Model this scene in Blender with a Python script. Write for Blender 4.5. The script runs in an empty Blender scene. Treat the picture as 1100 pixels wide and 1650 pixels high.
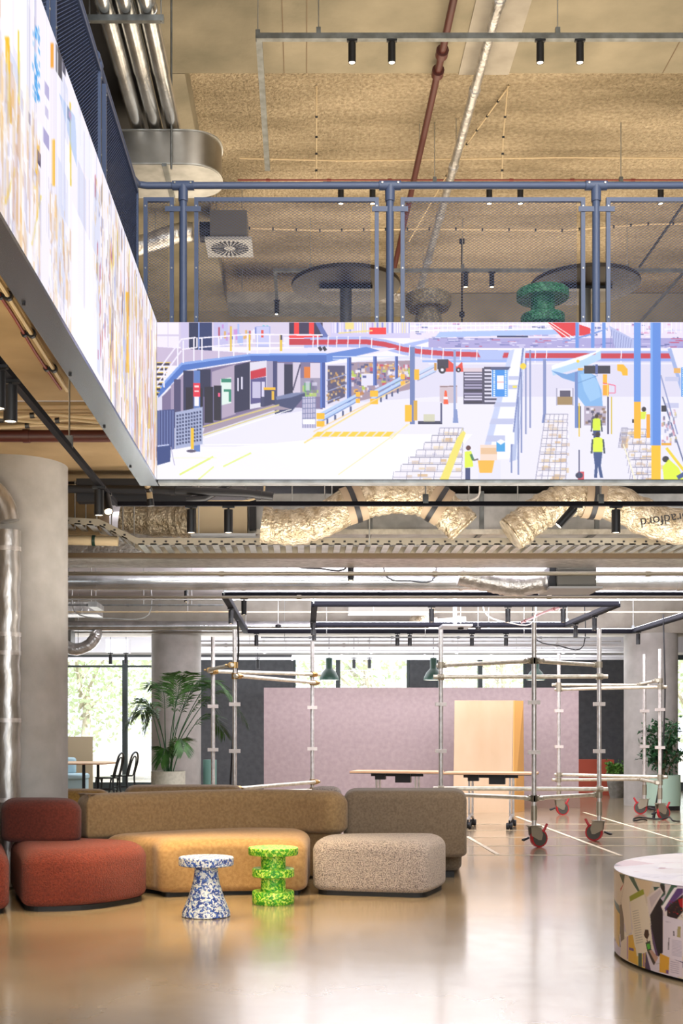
import bpy, bmesh, math, random
import numpy as np
from mathutils import Vector as V, Matrix
PI = math.pi
random.seed(7)
C = bpy.context.scene.collection
S = bpy.context.scene
EYE, FOC, CX, CY = 1.27, 2000.0, 490.0, 1180.0      # eye height (m), focal length and vanishing point (px of the 1100x1650 frame)

# ---------------------------------------------------------------- camera
cd = bpy.data.cameras.new('camera'); cam = bpy.data.objects.new('camera', cd); C.objects.link(cam)
cam.location = (0, 0, EYE); cam.rotation_euler = (PI/2, 0, 0)
cd.sensor_fit = 'VERTICAL'; cd.sensor_height = 24; cd.lens = 24*FOC/1650
cd.shift_x = (550-CX)/1650; cd.shift_y = (CY-825)/1650
cd.clip_start = 0.05; cd.clip_end = 300
S.camera = cam
# ---------------------------------------------------------------- world, exposure, large lights
w = bpy.data.worlds.new('world'); S.world = w; w.use_nodes = True
bg = w.node_tree.nodes['Background']; bg.inputs[0].default_value = (0.86, 0.93, 1.0, 1); bg.inputs[1].default_value = 1.9
S.view_settings.view_transform = 'Standard'; S.view_settings.look = 'None'
S.view_settings.exposure = 0.14; S.view_settings.gamma = 1.0
S.view_settings.use_curve_mapping = False
S.cycles.max_bounces = 7; S.cycles.diffuse_bounces = 3; S.cycles.glossy_bounces = 4; S.cycles.transmission_bounces = 6
S.cycles.sample_clamp_indirect = 4.0; S.cycles.caustics_reflective = False; S.cycles.caustics_refractive = False
S.cycles.use_denoising = True

def area(name, loc, rot, sx, sy, power, col):
    l = bpy.data.lights.new(name, 'AREA'); l.shape = 'RECTANGLE'; l.size = sx; l.size_y = sy; l.energy = power; l.color = col
    o = bpy.data.objects.new(name, l); C.objects.link(o); o.location = loc; o.rotation_euler = rot
    return o
def spotlight(name, loc, target, power, col, size=60, blend=.6, r=.03):
    l = bpy.data.lights.new(name, 'SPOT'); l.energy = power; l.color = col; l.spot_size = math.radians(size); l.spot_blend = blend; l.shadow_soft_size = r
    o = bpy.data.objects.new(name, l); C.objects.link(o); o.location = loc
    o.rotation_euler = (V(target)-V(loc)).to_track_quat('-Z', 'Y').to_euler()
WARM = (1.0, .82, .60); COOL = (.93, .95, 1.0)
sl = bpy.data.lights.new('sun', 'SUN'); sl.energy = 14; sl.angle = .05; sl.color = (1, .97, .9)
so = bpy.data.objects.new('sun', sl); C.objects.link(so); so.rotation_euler = (math.radians(28), math.radians(30), 0)
area('upper_fill_near', (2.0, 11.6, 4.3), (PI, 0, 0), 6, 3.0, 230, WARM)      # added warm fill onto the upper concrete ceiling, no lamp stands there
area('upper_fill_far', (2.0, 16.5, 4.3), (PI, 0, 0), 8, 4, 330, WARM)  # second added warm fill, for the farther part of the upper ceiling
area('upper_wash', (2.5, 4.0, 6.6), (math.radians(125), 0, 0), 5, 2, 110, (1, .92, .82))
area('void_light', (2.2, 3.5, 7.9), (0, 0, 0), 4, 4, 330, (1, .96, .92))
area('front_fill', (2.0, -2.0, 3.4), (math.radians(62), 0, 0), 6, 2.5, 260, (1, .95, .90))  # added fill from behind the camera, not a fixture
area('duct_fill', (1.6, 10.2, 1.9), (PI, 0, 0), 6, 1.6, 170, (1, .92, .82))  # added fill below the ducts under the screen, no lamp there
area('left_soffit_fill', (-2.6, 5.6, 1.6), (PI, 0, 0), 1.2, 3, 75, (1, .85, .62))  # added warm fill out of frame, brightens the left soffit
area('hall_fill', (2.4, 17.5, 2.75), (0, 0, 0), 7, 5, 150, (.97, .96, 1.0))  # added downward fill for the dark hall, no fixture of its own
area('hall_fill_up', (2.4, 17.5, 2.9), (PI, 0, 0), 6.5, 5, 620, (.94, .93, 1.0))  # added fill, strengthens the upward light of the LED frames
area('hall_far_light', (0, 23.5, 2.9), (math.radians(-20), 0, 0), 11, 2, 120, (.94, .96, 1.0))
area('hall_wash_fill', (2.0, 13.0, 3.35), (math.radians(68), 0, 0), 8, .4, 430, (.97, .96, 1.0))  # added wash aimed backwards, brightens columns and walls of the hall
area('hall_fill_up_far', (0, 23.5, 2.0), (PI, 0, 0), 11, 3, 460, (.94, .96, 1.0))  # added upward fill to brighten the far end of the hall

# ---------------------------------------------------------------- materials
def lin(c):
    if isinstance(c, str): c = tuple(int(c[i:i+2], 16) for i in (0, 2, 4))
    return tuple(((x/255)/12.92 if x/255 <= .04045 else ((x/255+.055)/1.055)**2.4) for x in c)
def mat(name, col, rough=.6, metal=0.0, col2=None, scale=20, bump=0.0, bscale=None, emit=None, estr=1.0, spec=.5, detail=3, stretch=None, thr=(.35, .65), alpha=None, sheen=0, bdist=.02, trans=0):
    m = bpy.data.materials.new(name); m.use_nodes = True
    nt = m.node_tree; b = nt.nodes['Principled BSDF']
    b.inputs['Base Color'].default_value = (*lin(col), 1); b.inputs['Roughness'].default_value = rough
    b.inputs['Metallic'].default_value = metal; b.inputs['Specular IOR Level'].default_value = spec
    if sheen: b.inputs['Sheen Weight'].default_value = sheen
    if trans: b.inputs['Transmission Weight'].default_value = trans
    tc = nt.nodes.new('ShaderNodeTexCoord'); src = tc.outputs['Object']
    if stretch:
        mp = nt.nodes.new('ShaderNodeMapping'); mp.inputs['Scale'].default_value = stretch
        nt.links.new(src, mp.inputs['Vector']); src = mp.outputs['Vector']
    n = nt.nodes.new('ShaderNodeTexNoise'); n.inputs['Scale'].default_value = scale; n.inputs['Detail'].default_value = detail
    nt.links.new(src, n.inputs['Vector'])
    if col2:
        r = nt.nodes.new('ShaderNodeValToRGB'); r.color_ramp.elements[0].position = thr[0]; r.color_ramp.elements[1].position = thr[1]
        r.color_ramp.elements[0].color = (*lin(col), 1); r.color_ramp.elements[1].color = (*lin(col2), 1)
        nt.links.new(n.outputs['Fac'], r.inputs['Fac']); nt.links.new(r.outputs['Color'], b.inputs['Base Color'])
    if bump:
        n2 = n
        if bscale:
            n2 = nt.nodes.new('ShaderNodeTexNoise'); n2.inputs['Scale'].default_value = bscale; n2.inputs['Detail'].default_value = 3
            nt.links.new(src, n2.inputs['Vector'])
        bp = nt.nodes.new('ShaderNodeBump'); bp.inputs['Strength'].default_value = bump; bp.inputs['Distance'].default_value = bdist
        nt.links.new(n2.outputs['Fac'], bp.inputs['Height']); nt.links.new(bp.outputs['Normal'], b.inputs['Normal'])
    if emit:
        b.inputs['Emission Color'].default_value = (*lin(emit), 1); b.inputs['Emission Strength'].default_value = estr
    return m
def chip_mat(name, cols, scale=60):
    m = bpy.data.materials.new(name); m.use_nodes = True; nt = m.node_tree; b = nt.nodes['Principled BSDF']
    b.inputs['Roughness'].default_value = .45
    tc = nt.nodes.new('ShaderNodeTexCoord')
    nz = nt.nodes.new('ShaderNodeTexNoise'); nz.inputs['Scale'].default_value = scale*.8
    mx = nt.nodes.new('ShaderNodeVectorMath'); mx.operation = 'MULTIPLY_ADD'; mx.inputs[1].default_value = (.03, .03, .03)
    nt.links.new(tc.outputs['Object'], nz.inputs['Vector']); nt.links.new(nz.outputs['Color'], mx.inputs[0]); nt.links.new(tc.outputs['Object'], mx.inputs[2])
    v = nt.nodes.new('ShaderNodeTexVoronoi'); v.inputs['Scale'].default_value = scale; nt.links.new(mx.outputs[0], v.inputs['Vector'])
    r = nt.nodes.new('ShaderNodeValToRGB'); r.color_ramp.interpolation = 'CONSTANT'
    el = r.color_ramp.elements
    while len(el) < len(cols): el.new(.5)
    for i, (p, c) in enumerate(cols): el[i].position = p; el[i].color = (*lin(c), 1)
    sp = nt.nodes.new('ShaderNodeSeparateColor'); nt.links.new(v.outputs['Color'], sp.inputs[0]); nt.links.new(sp.outputs[0], r.inputs['Fac'])
    nt.links.new(r.outputs['Color'], b.inputs['Base Color'])
    return m
def attr_mat(name, emission=None, rough=.4):
    m = bpy.data.materials.new(name); m.use_nodes = True; nt = m.node_tree; b = nt.nodes['Principled BSDF']
    a = nt.nodes.new('ShaderNodeAttribute'); a.attribute_name = 'Col'
    if emission is None:
        b.inputs['Roughness'].default_value = rough; nt.links.new(a.outputs['Color'], b.inputs['Base Color'])
    else:
        b.inputs['Base Color'].default_value = (.01, .01, .012, 1); b.inputs['Roughness'].default_value = .5
        nt.links.new(a.outputs['Color'], b.inputs['Emission Color']); b.inputs['Emission Strength'].default_value = emission
    return m
M = {}
M['floor'] = None
M['conc_warm'] = mat('upper_concrete', '9a917c', .85, col2='6f6a58', scale=1.3, detail=6, bump=.25, bscale=9, thr=(.3, .75), bdist=.03)
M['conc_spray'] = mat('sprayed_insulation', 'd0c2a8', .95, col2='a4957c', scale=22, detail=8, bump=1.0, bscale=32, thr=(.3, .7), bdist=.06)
nt = M['conc_spray'].node_tree; b_ = nt.nodes['Principled BSDF']     # broad dark and bright areas of uneven lighting, painted into the lining's colour
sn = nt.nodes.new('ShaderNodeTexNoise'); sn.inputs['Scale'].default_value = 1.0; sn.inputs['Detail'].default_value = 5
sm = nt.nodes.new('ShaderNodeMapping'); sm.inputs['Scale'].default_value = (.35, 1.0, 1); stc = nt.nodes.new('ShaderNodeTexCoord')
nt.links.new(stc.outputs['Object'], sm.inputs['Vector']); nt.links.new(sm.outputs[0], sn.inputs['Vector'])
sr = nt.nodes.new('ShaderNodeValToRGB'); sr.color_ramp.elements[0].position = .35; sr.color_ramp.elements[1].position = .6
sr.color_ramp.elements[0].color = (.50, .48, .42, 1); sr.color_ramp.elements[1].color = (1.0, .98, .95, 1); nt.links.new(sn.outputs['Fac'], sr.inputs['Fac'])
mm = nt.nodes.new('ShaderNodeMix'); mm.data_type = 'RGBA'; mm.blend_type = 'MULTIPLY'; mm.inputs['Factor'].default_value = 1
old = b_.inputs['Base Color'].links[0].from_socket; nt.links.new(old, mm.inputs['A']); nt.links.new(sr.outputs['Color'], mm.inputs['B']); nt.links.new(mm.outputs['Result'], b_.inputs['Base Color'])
M['conc_grey'] = mat('grey_concrete', 'a7a196', .8, col2='8d877c', scale=2.2, detail=6, bump=.15, bscale=14)
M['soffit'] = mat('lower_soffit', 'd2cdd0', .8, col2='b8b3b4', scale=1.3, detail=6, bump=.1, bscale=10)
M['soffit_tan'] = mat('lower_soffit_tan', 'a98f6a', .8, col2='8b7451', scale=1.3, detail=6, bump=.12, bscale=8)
M['column'] = mat('column_concrete', 'b7b4b0', .75, col2='a3a09b', scale=5, detail=8, bump=.08, bscale=25, thr=(.3, .75))
M['bluegrey'] = mat('painted_steel_blue_grey', '4b5a7a', .42, .0, spec=.5)
M['mesh'] = mat('expanded_metal', '56658a', .5, .2)
M['galv'] = mat('galvanised_steel', 'bdbebb', .35, .7, col2='a0a19e', scale=6, bump=.04)
M['galv_dark'] = mat('galvanised_strut', '84898a', .45, .7, col2='6a6d6c', scale=9)
M['duct'] = mat('spiral_duct_metal', 'd4d6d8', .2, .85, col2='b4b6b6', scale=5, bump=.12, bscale=12)
M['brass_duct'] = mat('oval_duct_metal', 'a5a19a', .33, 1.0, col2='8a867f', scale=3)
M['foil'] = mat('crumpled_foil', 'd6c9b0', .32, .7, col2='a08f72', scale=14, bump=1.0, bscale=38, detail=6, bdist=.03)
M['foil_silver'] = mat('silver_foil', 'dddbd9', .3, .75, col2='b4b2b0', scale=12, bump=.45, bscale=30, bdist=.02)
M['kraft'] = mat('foil_tape_band', '9c8a72', .6, .2)
M['alu'] = mat('aluminium_tube', 'e2dedb', .32, .5, col2='c8c3c0', scale=18)
M['alu_rail'] = mat('aluminium_rail', 'e6e0d0', .32, .5, col2='ccc5b4', scale=18)
M['black'] = mat('black_powder_coat', '16171c', .45)
M['track'] = mat('black_track', '14141d', .7, spec=.15)
M['fixture'] = mat('black_fixture', '101115', .5)
M['lens'] = mat('lit_lamp_lens', 'ffffff', .4, emit='ffe2b8', estr=7)
M['led'] = mat('lit_led_strip', 'ffffff', .4, emit='f2f0ff', estr=16)
M['red_pipe'] = mat('dark_red_pipe', '4e241f', .45)
M['red_thin'] = mat('red_cable', '7c2f26', .5)
M['cable_tan'] = mat('tan_cable', 'cbb793', .55)
M['cable_white'] = mat('white_cable', 'd9d6cf', .5)
M['white_pipe'] = mat('white_pipe', 'dcdce0', .35, .1)
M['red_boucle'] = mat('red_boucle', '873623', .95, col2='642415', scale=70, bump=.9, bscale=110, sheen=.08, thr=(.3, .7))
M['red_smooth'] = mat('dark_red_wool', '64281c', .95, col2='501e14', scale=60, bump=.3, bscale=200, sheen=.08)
M['beige'] = mat('camel_wool', 'ae8a5a', .95, col2='9b784b', scale=40, bump=.2, bscale=260, sheen=.2)
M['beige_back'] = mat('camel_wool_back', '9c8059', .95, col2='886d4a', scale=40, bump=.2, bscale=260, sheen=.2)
M['taupe'] = mat('taupe_wool', '7d6d5b', .95, col2='6b5c4b', scale=60, bump=.2, bscale=220, sheen=.2)
M['grey_boucle'] = mat('grey_boucle', 'c8b9ae', .95, col2='6e6260', scale=120, bump=.8, bscale=120, sheen=.3, thr=(.4, .66))
M['mustard'] = mat('mustard_wool', 'a07b3c', .95, col2='8a6830', scale=40, bump=.2, sheen=.2)
M['plinth'] = mat('black_plinth', '0e0e10', .6)
M['blue_chip'] = chip_mat('blue_white_recycled_plastic', [(0, '27458f'), (.3, '3d63b8'), (.48, 'e9ecec'), (.74, '9fb4cf'), (.86, 'dfe3dc')], 85)
M['green_chip'] = chip_mat('green_recycled_plastic', [(0, '2f8f1f'), (.34, '55b52a'), (.58, 'a6dc3c'), (.8, 'd6ee6c')], 85)
M['green_chip2'] = chip_mat('dark_green_recycled_plastic', [(0, '1d6a3d'), (.4, '2f8a55'), (.7, '5fae7c')], 85)
M['tan_chip'] = chip_mat('tan_recycled_plastic', [(0, '9c8a63'), (.4, 'b9a780'), (.7, '7e7052')], 85)
M['pink'] = mat('pink_grey_panel', 'b3a2a4', .85, col2='a9989a', scale=14, detail=8)
M['ply'] = mat('plywood', 'cdb292', .55, col2='bfa07c', scale=1.4, detail=6, stretch=(1, 1, .35))
M['ply_edge'] = mat('plywood_side', 'd9a35c', .55)  # deeper orange plywood tone for the side sheet
M['darkwall'] = mat('charcoal_acoustic_panel', '5e6166', .85, col2='54575c', scale=9)
M['frame_dark'] = mat('dark_window_frame', '3f4a4c', .45)
M['white'] = mat('white_paint', 'd8d8dc', .6)
M['brown_base'] = mat('brown_baseboard', '8d7264', .6)
M['tabletop'] = mat('pale_oak_laminate', 'd3a882', .45, col2='c4966f', scale=6, stretch=(.3, 3, 1))
M['terracotta'] = mat('terracotta_red', 'b5513c', .6)
M['mint'] = mat('mint_planter', 'a3bfae', .55)
M['teal'] = mat('teal_planter', '6d9a8f', .55)
M['stonepot'] = mat('pale_stone_planter', 'b9b8a8', .7, col2='a8a797', scale=20)
M['greypot'] = mat('grey_stone_pot', '8a8a86', .7, col2='75756f', scale=14)
M['leaf_dark'] = mat('palm_leaf', '42702f', .5, col2='28501f', scale=9)
M['leaf_mid'] = mat('ficus_leaf', '33603a', .45, col2='1f4429', scale=12)
M['leaf_bright'] = mat('bright_leaf', '7fae4c', .5, col2='4c8236', scale=12)
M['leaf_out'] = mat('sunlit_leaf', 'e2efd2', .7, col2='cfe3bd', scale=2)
M['bark'] = mat('bark', '7a6650', .8, col2='5f4e3b', scale=20)
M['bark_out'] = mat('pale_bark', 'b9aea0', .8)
M['soil'] = mat('soil', '3a2c20', .9)
M['chair'] = mat('black_bentwood', '14181b', .35)
M['blue_seat'] = mat('pale_blue_upholstery', 'aecbd6', .85)
M['beige_panel'] = mat('beige_screen_panel', 'b5a588', .8)
M['wheel_red'] = mat('red_wheel_rim', 'b3202a', .45)
M['wheel_grey'] = mat('grey_wheel_hub', '4d4a45', .6)
M['zinc'] = mat('zinc_bracket', 'a59d8c', .4, .6)
M['clip'] = mat('clear_plastic_coupler', 'd8cfc9', .35, .1)
M['brass'] = mat('brassy_coupler', 'b8955c', .35, .8)
M['green_lamp'] = mat('dark_green_enamel', '18352b', .35)
M['lamp_in'] = mat('pendant_inside', 'f5f0e0', .5, emit='fff3d8', estr=1.2)
M['grey_box'] = mat('grey_cabinet', '6f6d66', .5, .3)
M['plate'] = mat('diffuser_plate', 'b3b5b8', .5, .2)
M['slot'] = mat('diffuser_slot', '1d1d1f', .7)
M['disc_under'] = mat('table_underside', '372a1a', .6, col2='2c2114', scale=5)
M['bronze'] = mat('bronze_strut', '6e5c46', .5, .3)
M['rim'] = mat('table_rim', '7a6a50', .5)
M['marking'] = mat('floor_tape', 'f0e2c4', .6)
M['under_strip'] = mat('brushed_steel_strip', '9aa4b4', .25, .95)
M['riser'] = mat('riser_foil', 'd2cfcc', .3, .75, col2='a9a49d', scale=10, bump=.25, bscale=24, stretch=(1,1,.4))
M['glass'] = None
g = bpy.data.materials.new('window_glass'); g.use_nodes = True; nt = g.node_tree; nt.nodes.remove(nt.nodes['Principled BSDF'])
tr = nt.nodes.new('ShaderNodeBsdfTransparent'); gl = nt.nodes.new('ShaderNodeBsdfGlossy'); gl.inputs['Roughness'].default_value = .02
mx = nt.nodes.new('ShaderNodeMixShader'); mx.inputs[0].default_value = .07
nt.links.new(tr.outputs[0], mx.inputs[1]); nt.links.new(gl.outputs[0], mx.inputs[2]); nt.links.new(mx.outputs[0], nt.nodes['Material Output'].inputs[0]); M['glass'] = g

# ---------------------------------------------------------------- mesh helpers
def P(x, y, k):      # photo pixel at scale k px/m -> world point
    return V(((x-CX)/k, FOC/k, EYE+(CY-y)/k))
def PZ(x, k, z): return V(((x-CX)/k, FOC/k, z))
class MB:
    def __init__(s): s.v = []; s.f = []
    def add(s, vs, fs):
        n = len(s.v); s.v += [V(p) for p in vs]; s.f += [tuple(n+i for i in f) for f in fs]; return s
    def box(s, a, b, rot=0, piv=None):
        x0, y0, z0 = a; x1, y1, z1 = b
        vs = [V(p) for p in ((x0,y0,z0),(x1,y0,z0),(x1,y1,z0),(x0,y1,z0),(x0,y0,z1),(x1,y0,z1),(x1,y1,z1),(x0,y1,z1))]
        if rot:
            c = V(piv) if piv else V(((x0+x1)/2, (y0+y1)/2, 0)); R = Matrix.Rotation(rot, 3, 'Z')
            vs = [R @ (p-c) + c for p in vs]
        return s.add(vs, [(0,3,2,1),(4,5,6,7),(0,1,5,4),(1,2,6,5),(2,3,7,6),(3,0,4,7)])
    def tube(s, path, r, seg=10, closed=False, cap=True, squash=1.0):
        path = [V(p) for p in path]; n = len(path)
        rs = r if isinstance(r, (list, tuple)) else [r]*n
        rings = []; u = None
        for i, p in enumerate(path):
            a = path[(i-1) % n] if (closed or i) else p; b = path[(i+1) % n] if (closed or i < n-1) else p
            t = (b-a).normalized()
            if u is None:
                u = t.orthogonal().normalized() if abs(t.z) > .9 else t.cross(V((0,0,1))).normalized()
            u = (u - t*u.dot(t)).normalized(); w_ = t.cross(u)
            rings.append([p + (u*math.cos(2*PI*j/seg) + w_*squash*math.sin(2*PI*j/seg))*rs[i] for j in range(seg)])
        vs = [q for R in rings for q in R]; fs = []
        for i in range(n if closed else n-1):
            i2 = (i+1) % n
            for j in range(seg): fs.append((i*seg+j, i*seg+(j+1) % seg, i2*seg+(j+1) % seg, i2*seg+j))
        if cap and not closed: fs += [tuple(range(seg))[::-1], tuple((n-1)*seg+j for j in range(seg))]
        return s.add(vs, fs)
    def lathe(s, prof, c=(0,0,0), seg=32, axis='Z', cap=True):
        vs = []; fs = []; c = V(c); m = len(prof)
        for (r, z) in prof:
            for j in range(seg):
                a = 2*PI*j/seg; p = (r*math.cos(a), r*math.sin(a), z)
                if axis == 'Y': p = (p[0], p[2], p[1])
                if axis == 'X': p = (p[2], p[0], p[1])
                vs.append(c+V(p))
        for i in range(m-1):
            for j in range(seg): fs.append((i*seg+j, i*seg+(j+1) % seg, (i+1)*seg+(j+1) % seg, (i+1)*seg+j))
        if cap: fs += [tuple(range(seg))[::-1], tuple((m-1)*seg+j for j in range(seg))]
        return s.add(vs, fs)
    def prism(s, pts, z0, z1):
        n = len(pts); vs = [(p[0], p[1], z0) for p in pts] + [(p[0], p[1], z1) for p in pts]
        fs = [tuple(range(n))[::-1], tuple(range(n, 2*n))] + [(i, (i+1) % n, (i+1) % n+n, i+n) for i in range(n)]
        return s.add(vs, fs)
    def build(s, name, m, parent=None, smooth=False):
        vs = s.v
        if parent is None:
            xs = [p.x for p in vs]; ys = [p.y for p in vs]; o = V(((min(xs)+max(xs))/2, (min(ys)+max(ys))/2, min(p.z for p in vs)))
        else:
            o = V((0,0,0)); q = parent
            while q: o = o + V(q.location); q = q.parent
        me = bpy.data.meshes.new(name); me.from_pydata([tuple(p-o) for p in vs], [], s.f)
        bm = bmesh.new(); bm.from_mesh(me); bmesh.ops.recalc_face_normals(bm, faces=bm.faces); bm.to_mesh(me); bm.free()
        me.materials.append(M[m] if isinstance(m, str) else m)
        ob = bpy.data.objects.new(name, me); C.objects.link(ob)
        if parent: ob.parent = parent
        else: ob.location = o
        if smooth:
            me.polygons.foreach_set('use_smooth', [True]*len(me.polygons))
            try: me.set_sharp_from_angle(angle=math.radians(42))
            except Exception: pass
        return ob
def tag(o, label, cat, group=None):
    o['label'] = label; o['category'] = cat
    if group: o['group'] = group
    return o
def thing(name, label, cat, loc, group=None):
    o = bpy.data.objects.new(name, None); C.objects.link(o); o.location = loc; o.empty_display_size = .1
    return tag(o, label, cat, group)
def struct(name, mb, m, smooth=False):
    o = mb.build(name, m, None, smooth); o['kind'] = 'structure'; return o
def dup(root, loc, label, rotz=0.0, group=None):
    r = root.copy(); C.objects.link(r); r.location = loc; r.rotation_euler = (0, 0, rotz); r['label'] = label
    if group: r['group'] = group
    for ch in list(root.children):
        c = ch.copy(); C.objects.link(c); c.parent = r
        for g_ in list(ch.children):
            d = g_.copy(); C.objects.link(d); d.parent = c
    return r
def arc_smooth(pts, n=8):      # Catmull-Rom through points
    pts = [V(p) for p in pts]; out = []
    for i in range(len(pts)-1):
        p0 = pts[max(i-1, 0)]; p1 = pts[i]; p2 = pts[i+1]; p3 = pts[min(i+2, len(pts)-1)]
        for j in range(n):
            t = j/n
            out.append(.5*((2*p1) + (p2-p0)*t + (2*p0-5*p1+4*p2-p3)*t*t + (3*p1-p0-3*p2+p3)*t**3))
    out.append(pts[-1]); return out
def round_poly(pts, r, n=6):   # rounds the corners of a footprint; r one radius or one per corner
    out = []; N = len(pts)
    for i in range(N):
        p = V((*pts[i], 0)); a = V((*pts[i-1], 0)); b = V((*pts[(i+1) % N], 0))
        ri = r[i] if isinstance(r, (list, tuple)) else r
        d1 = (a-p); d2 = (b-p); l1 = min(ri, d1.length*.49); l2 = min(ri, d2.length*.49)
        q1 = p + d1.normalized()*l1; q2 = p + d2.normalized()*l2
        for j in range(n+1):
            t = j/n; q = q1*(1-t)**2 + p*2*t*(1-t) + q2*t*t; out.append((q.x, q.y))
    return out
def resample(pts, step=.05):
    out = []; N = len(pts)
    for i in range(N):
        a = V((*pts[i], 0)); b = V((*pts[(i+1) % N], 0)); L = (b-a).length; n = max(1, int(L/step))
        for j in range(n): q = a.lerp(b, j/n); out.append((q.x, q.y))
    return out
def cushion(mb, foot, z0, z1, rt, rb, dome=.015):   # soft block: footprint with rolled top and bottom edges
    foot = resample(foot, .06)
    N = len(foot); A = sum(foot[i][0]*foot[(i+1) % N][1]-foot[(i+1) % N][0]*foot[i][1] for i in range(N))
    if A < 0: foot = foot[::-1]
    def step(ring, d, sm):      # move a closed ring inwards by d, then relax it so that corners never cross
        out = []; n = len(ring)
        for i in range(n):
            t = (ring[(i+1) % n]-ring[i-1]).normalized(); out.append(ring[i]-V((t.y, -t.x))*d)
        for _ in range(sm): out = [out[i]*.5+(out[i-1]+out[(i+1) % n])*.25 for i in range(n)]
        return out
    base = [V(p) for p in foot]
    def run(rad, za, zb, nseg):  # quarter round from height za to zb
        cur = base; res = []; last = 0
        for j in range(nseg+1):
            a = PI/2*j/nseg; o = rad*(1-math.cos(a)); 
            sub = max(1, int((o-last)/.012)+1)
            if o > last:
                for _ in range(sub): cur = step(cur, (o-last)/sub, 2)
            last = o; res.append((cur, za+(zb-za)*math.sin(a)))
        return res
    lower = run(rb, z0+rb, z0, 6)[::-1]; upper = run(rt, z1-rt, z1, 8)
    rings = lower + upper; cur = upper[-1][0]
    for q_ in range(5):
        cur = step(cur, .004, 1)
        rings.append((cur, z1+dome*.03*(q_+1)))
    n0 = len(mb.v); M_ = len(rings)
    for (rg, z) in rings:
        for p in rg: mb.v.append(V((p.x, p.y, z)))
    for k in range(M_-1):
        for i in range(N): mb.f.append((n0+k*N+i, n0+k*N+(i+1) % N, n0+(k+1)*N+(i+1) % N, n0+(k+1)*N+i))
    from mathutils.geometry import tessellate_polygon
    for k in (0, M_-1):
        ring = [V((q.x, q.y, 0)) for q in mb.v[n0+k*N:n0+(k+1)*N]]
        for t in tessellate_polygon([ring]): mb.f.append(tuple(n0+k*N+i for i in t))
    return mb
ORD = ['first','second','third','fourth','fifth','sixth','seventh','eighth','ninth','tenth','eleventh','twelfth']

# ---------------------------------------------------------------- painted pictures (colour attribute on a fine grid)
class Canvas:
    def __init__(s, x0, y0, x1, y1, sx, sy=None):
        s.x0, s.y0, s.x1, s.y1 = x0, y0, x1, y1; sy = sy or sx; s.sx, s.sy = sx*2, sy*2
        s.W = int(round((x1-x0)*s.sx)); s.H = int(round((y1-y0)*s.sy)); s.a = np.ones((s.H, s.W, 3), np.float32)*255
    def poly(s, pts, col, al=1.0):
        if isinstance(col, str): col = tuple(int(col[i:i+2], 16) for i in (0, 2, 4))
        px = [(p[0]-s.x0)*s.sx for p in pts]; py = [(p[1]-s.y0)*s.sy for p in pts]
        a, b = max(0, int(min(px))), min(s.W, int(max(px))+2); c, d = max(0, int(min(py))), min(s.H, int(max(py))+2)
        if a >= b or c >= d: return
        X, Y = np.meshgrid(np.arange(a, b)+.5, np.arange(c, d)+.5); m = np.zeros(X.shape, bool); n = len(px)
        for i in range(n):
            x1, y1, x2, y2 = px[i], py[i], px[(i+1) % n], py[(i+1) % n]
            if y1 == y2: continue
            m ^= ((y1 > Y) != (y2 > Y)) & (X < (x2-x1)*(Y-y1)/(y2-y1)+x1)
        R = s.a[c:d, a:b]; R[m] = R[m]*(1-al) + np.array(col, np.float32)*al
    def rect(s, x0, y0, x1, y1, col, al=1.0): s.poly([(x0,y0),(x1,y0),(x1,y1),(x0,y1)], col, al)
    def line(s, x0, y0, x1, y1, w_, col, al=1.0):
        dx, dy = x1-x0, y1-y0; L = math.hypot(dx, dy) or 1; nx, ny = -dy/L*w_/2, dx/L*w_/2
        s.poly([(x0+nx,y0+ny),(x1+nx,y1+ny),(x1-nx,y1-ny),(x0-nx,y0-ny)], col, al)
    def blob(s, x, y, rx, ry, col, al=1.0): s.poly([(x+rx*math.cos(t*PI/8), y+ry*math.sin(t*PI/8)) for t in range(16)], col, al)
    def done(s):
        h, w_ = s.H//2, s.W//2; return s.a[:h*2, :w_*2].reshape(h, 2, w_, 2, 3).mean((1, 3))
def picture_mesh(name, m, img, fn, parent=None, origin=(0,0,0)):   # fn(u array, v array) -> (x, y, z) arrays, u,v in 0..1
    h, w_, _ = img.shape; u, v = np.meshgrid((np.arange(w_))/(w_-1), (np.arange(h))/(h-1))
    x, y, z = fn(u, v); co = np.stack([x-origin[0], y-origin[1], z-origin[2]], -1).reshape(-1).astype(np.float32)
    me = bpy.data.meshes.new(name); me.vertices.add(w_*h); me.vertices.foreach_set('co', co)
    i = np.arange(h*w_).reshape(h, w_); q = np.stack([i[:-1,:-1], i[1:,:-1], i[1:,1:], i[:-1,1:]], -1).reshape(-1)
    nf = (h-1)*(w_-1); me.loops.add(nf*4); me.polygons.add(nf)
    me.polygons.foreach_set('loop_start', np.arange(nf)*4); me.polygons.foreach_set('loop_total', np.full(nf, 4)) if False else None
    me.loops.foreach_set('vertex_index', q.astype(np.int32)); me.update(calc_edges=True)
    c = img/255.0; c = np.where(c <= .04045, c/12.92, ((c+.055)/1.055)**2.4)
    at = me.color_attributes.new('Col', 'FLOAT_COLOR', 'POINT'); at.data.foreach_set('color', np.concatenate([c, np.ones((h, w_, 1))], -1).reshape(-1).astype(np.float32))
    me.materials.append(m); ob = bpy.data.objects.new(name, me); C.objects.link(ob)
    if parent: ob.parent = parent
    return ob
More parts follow.
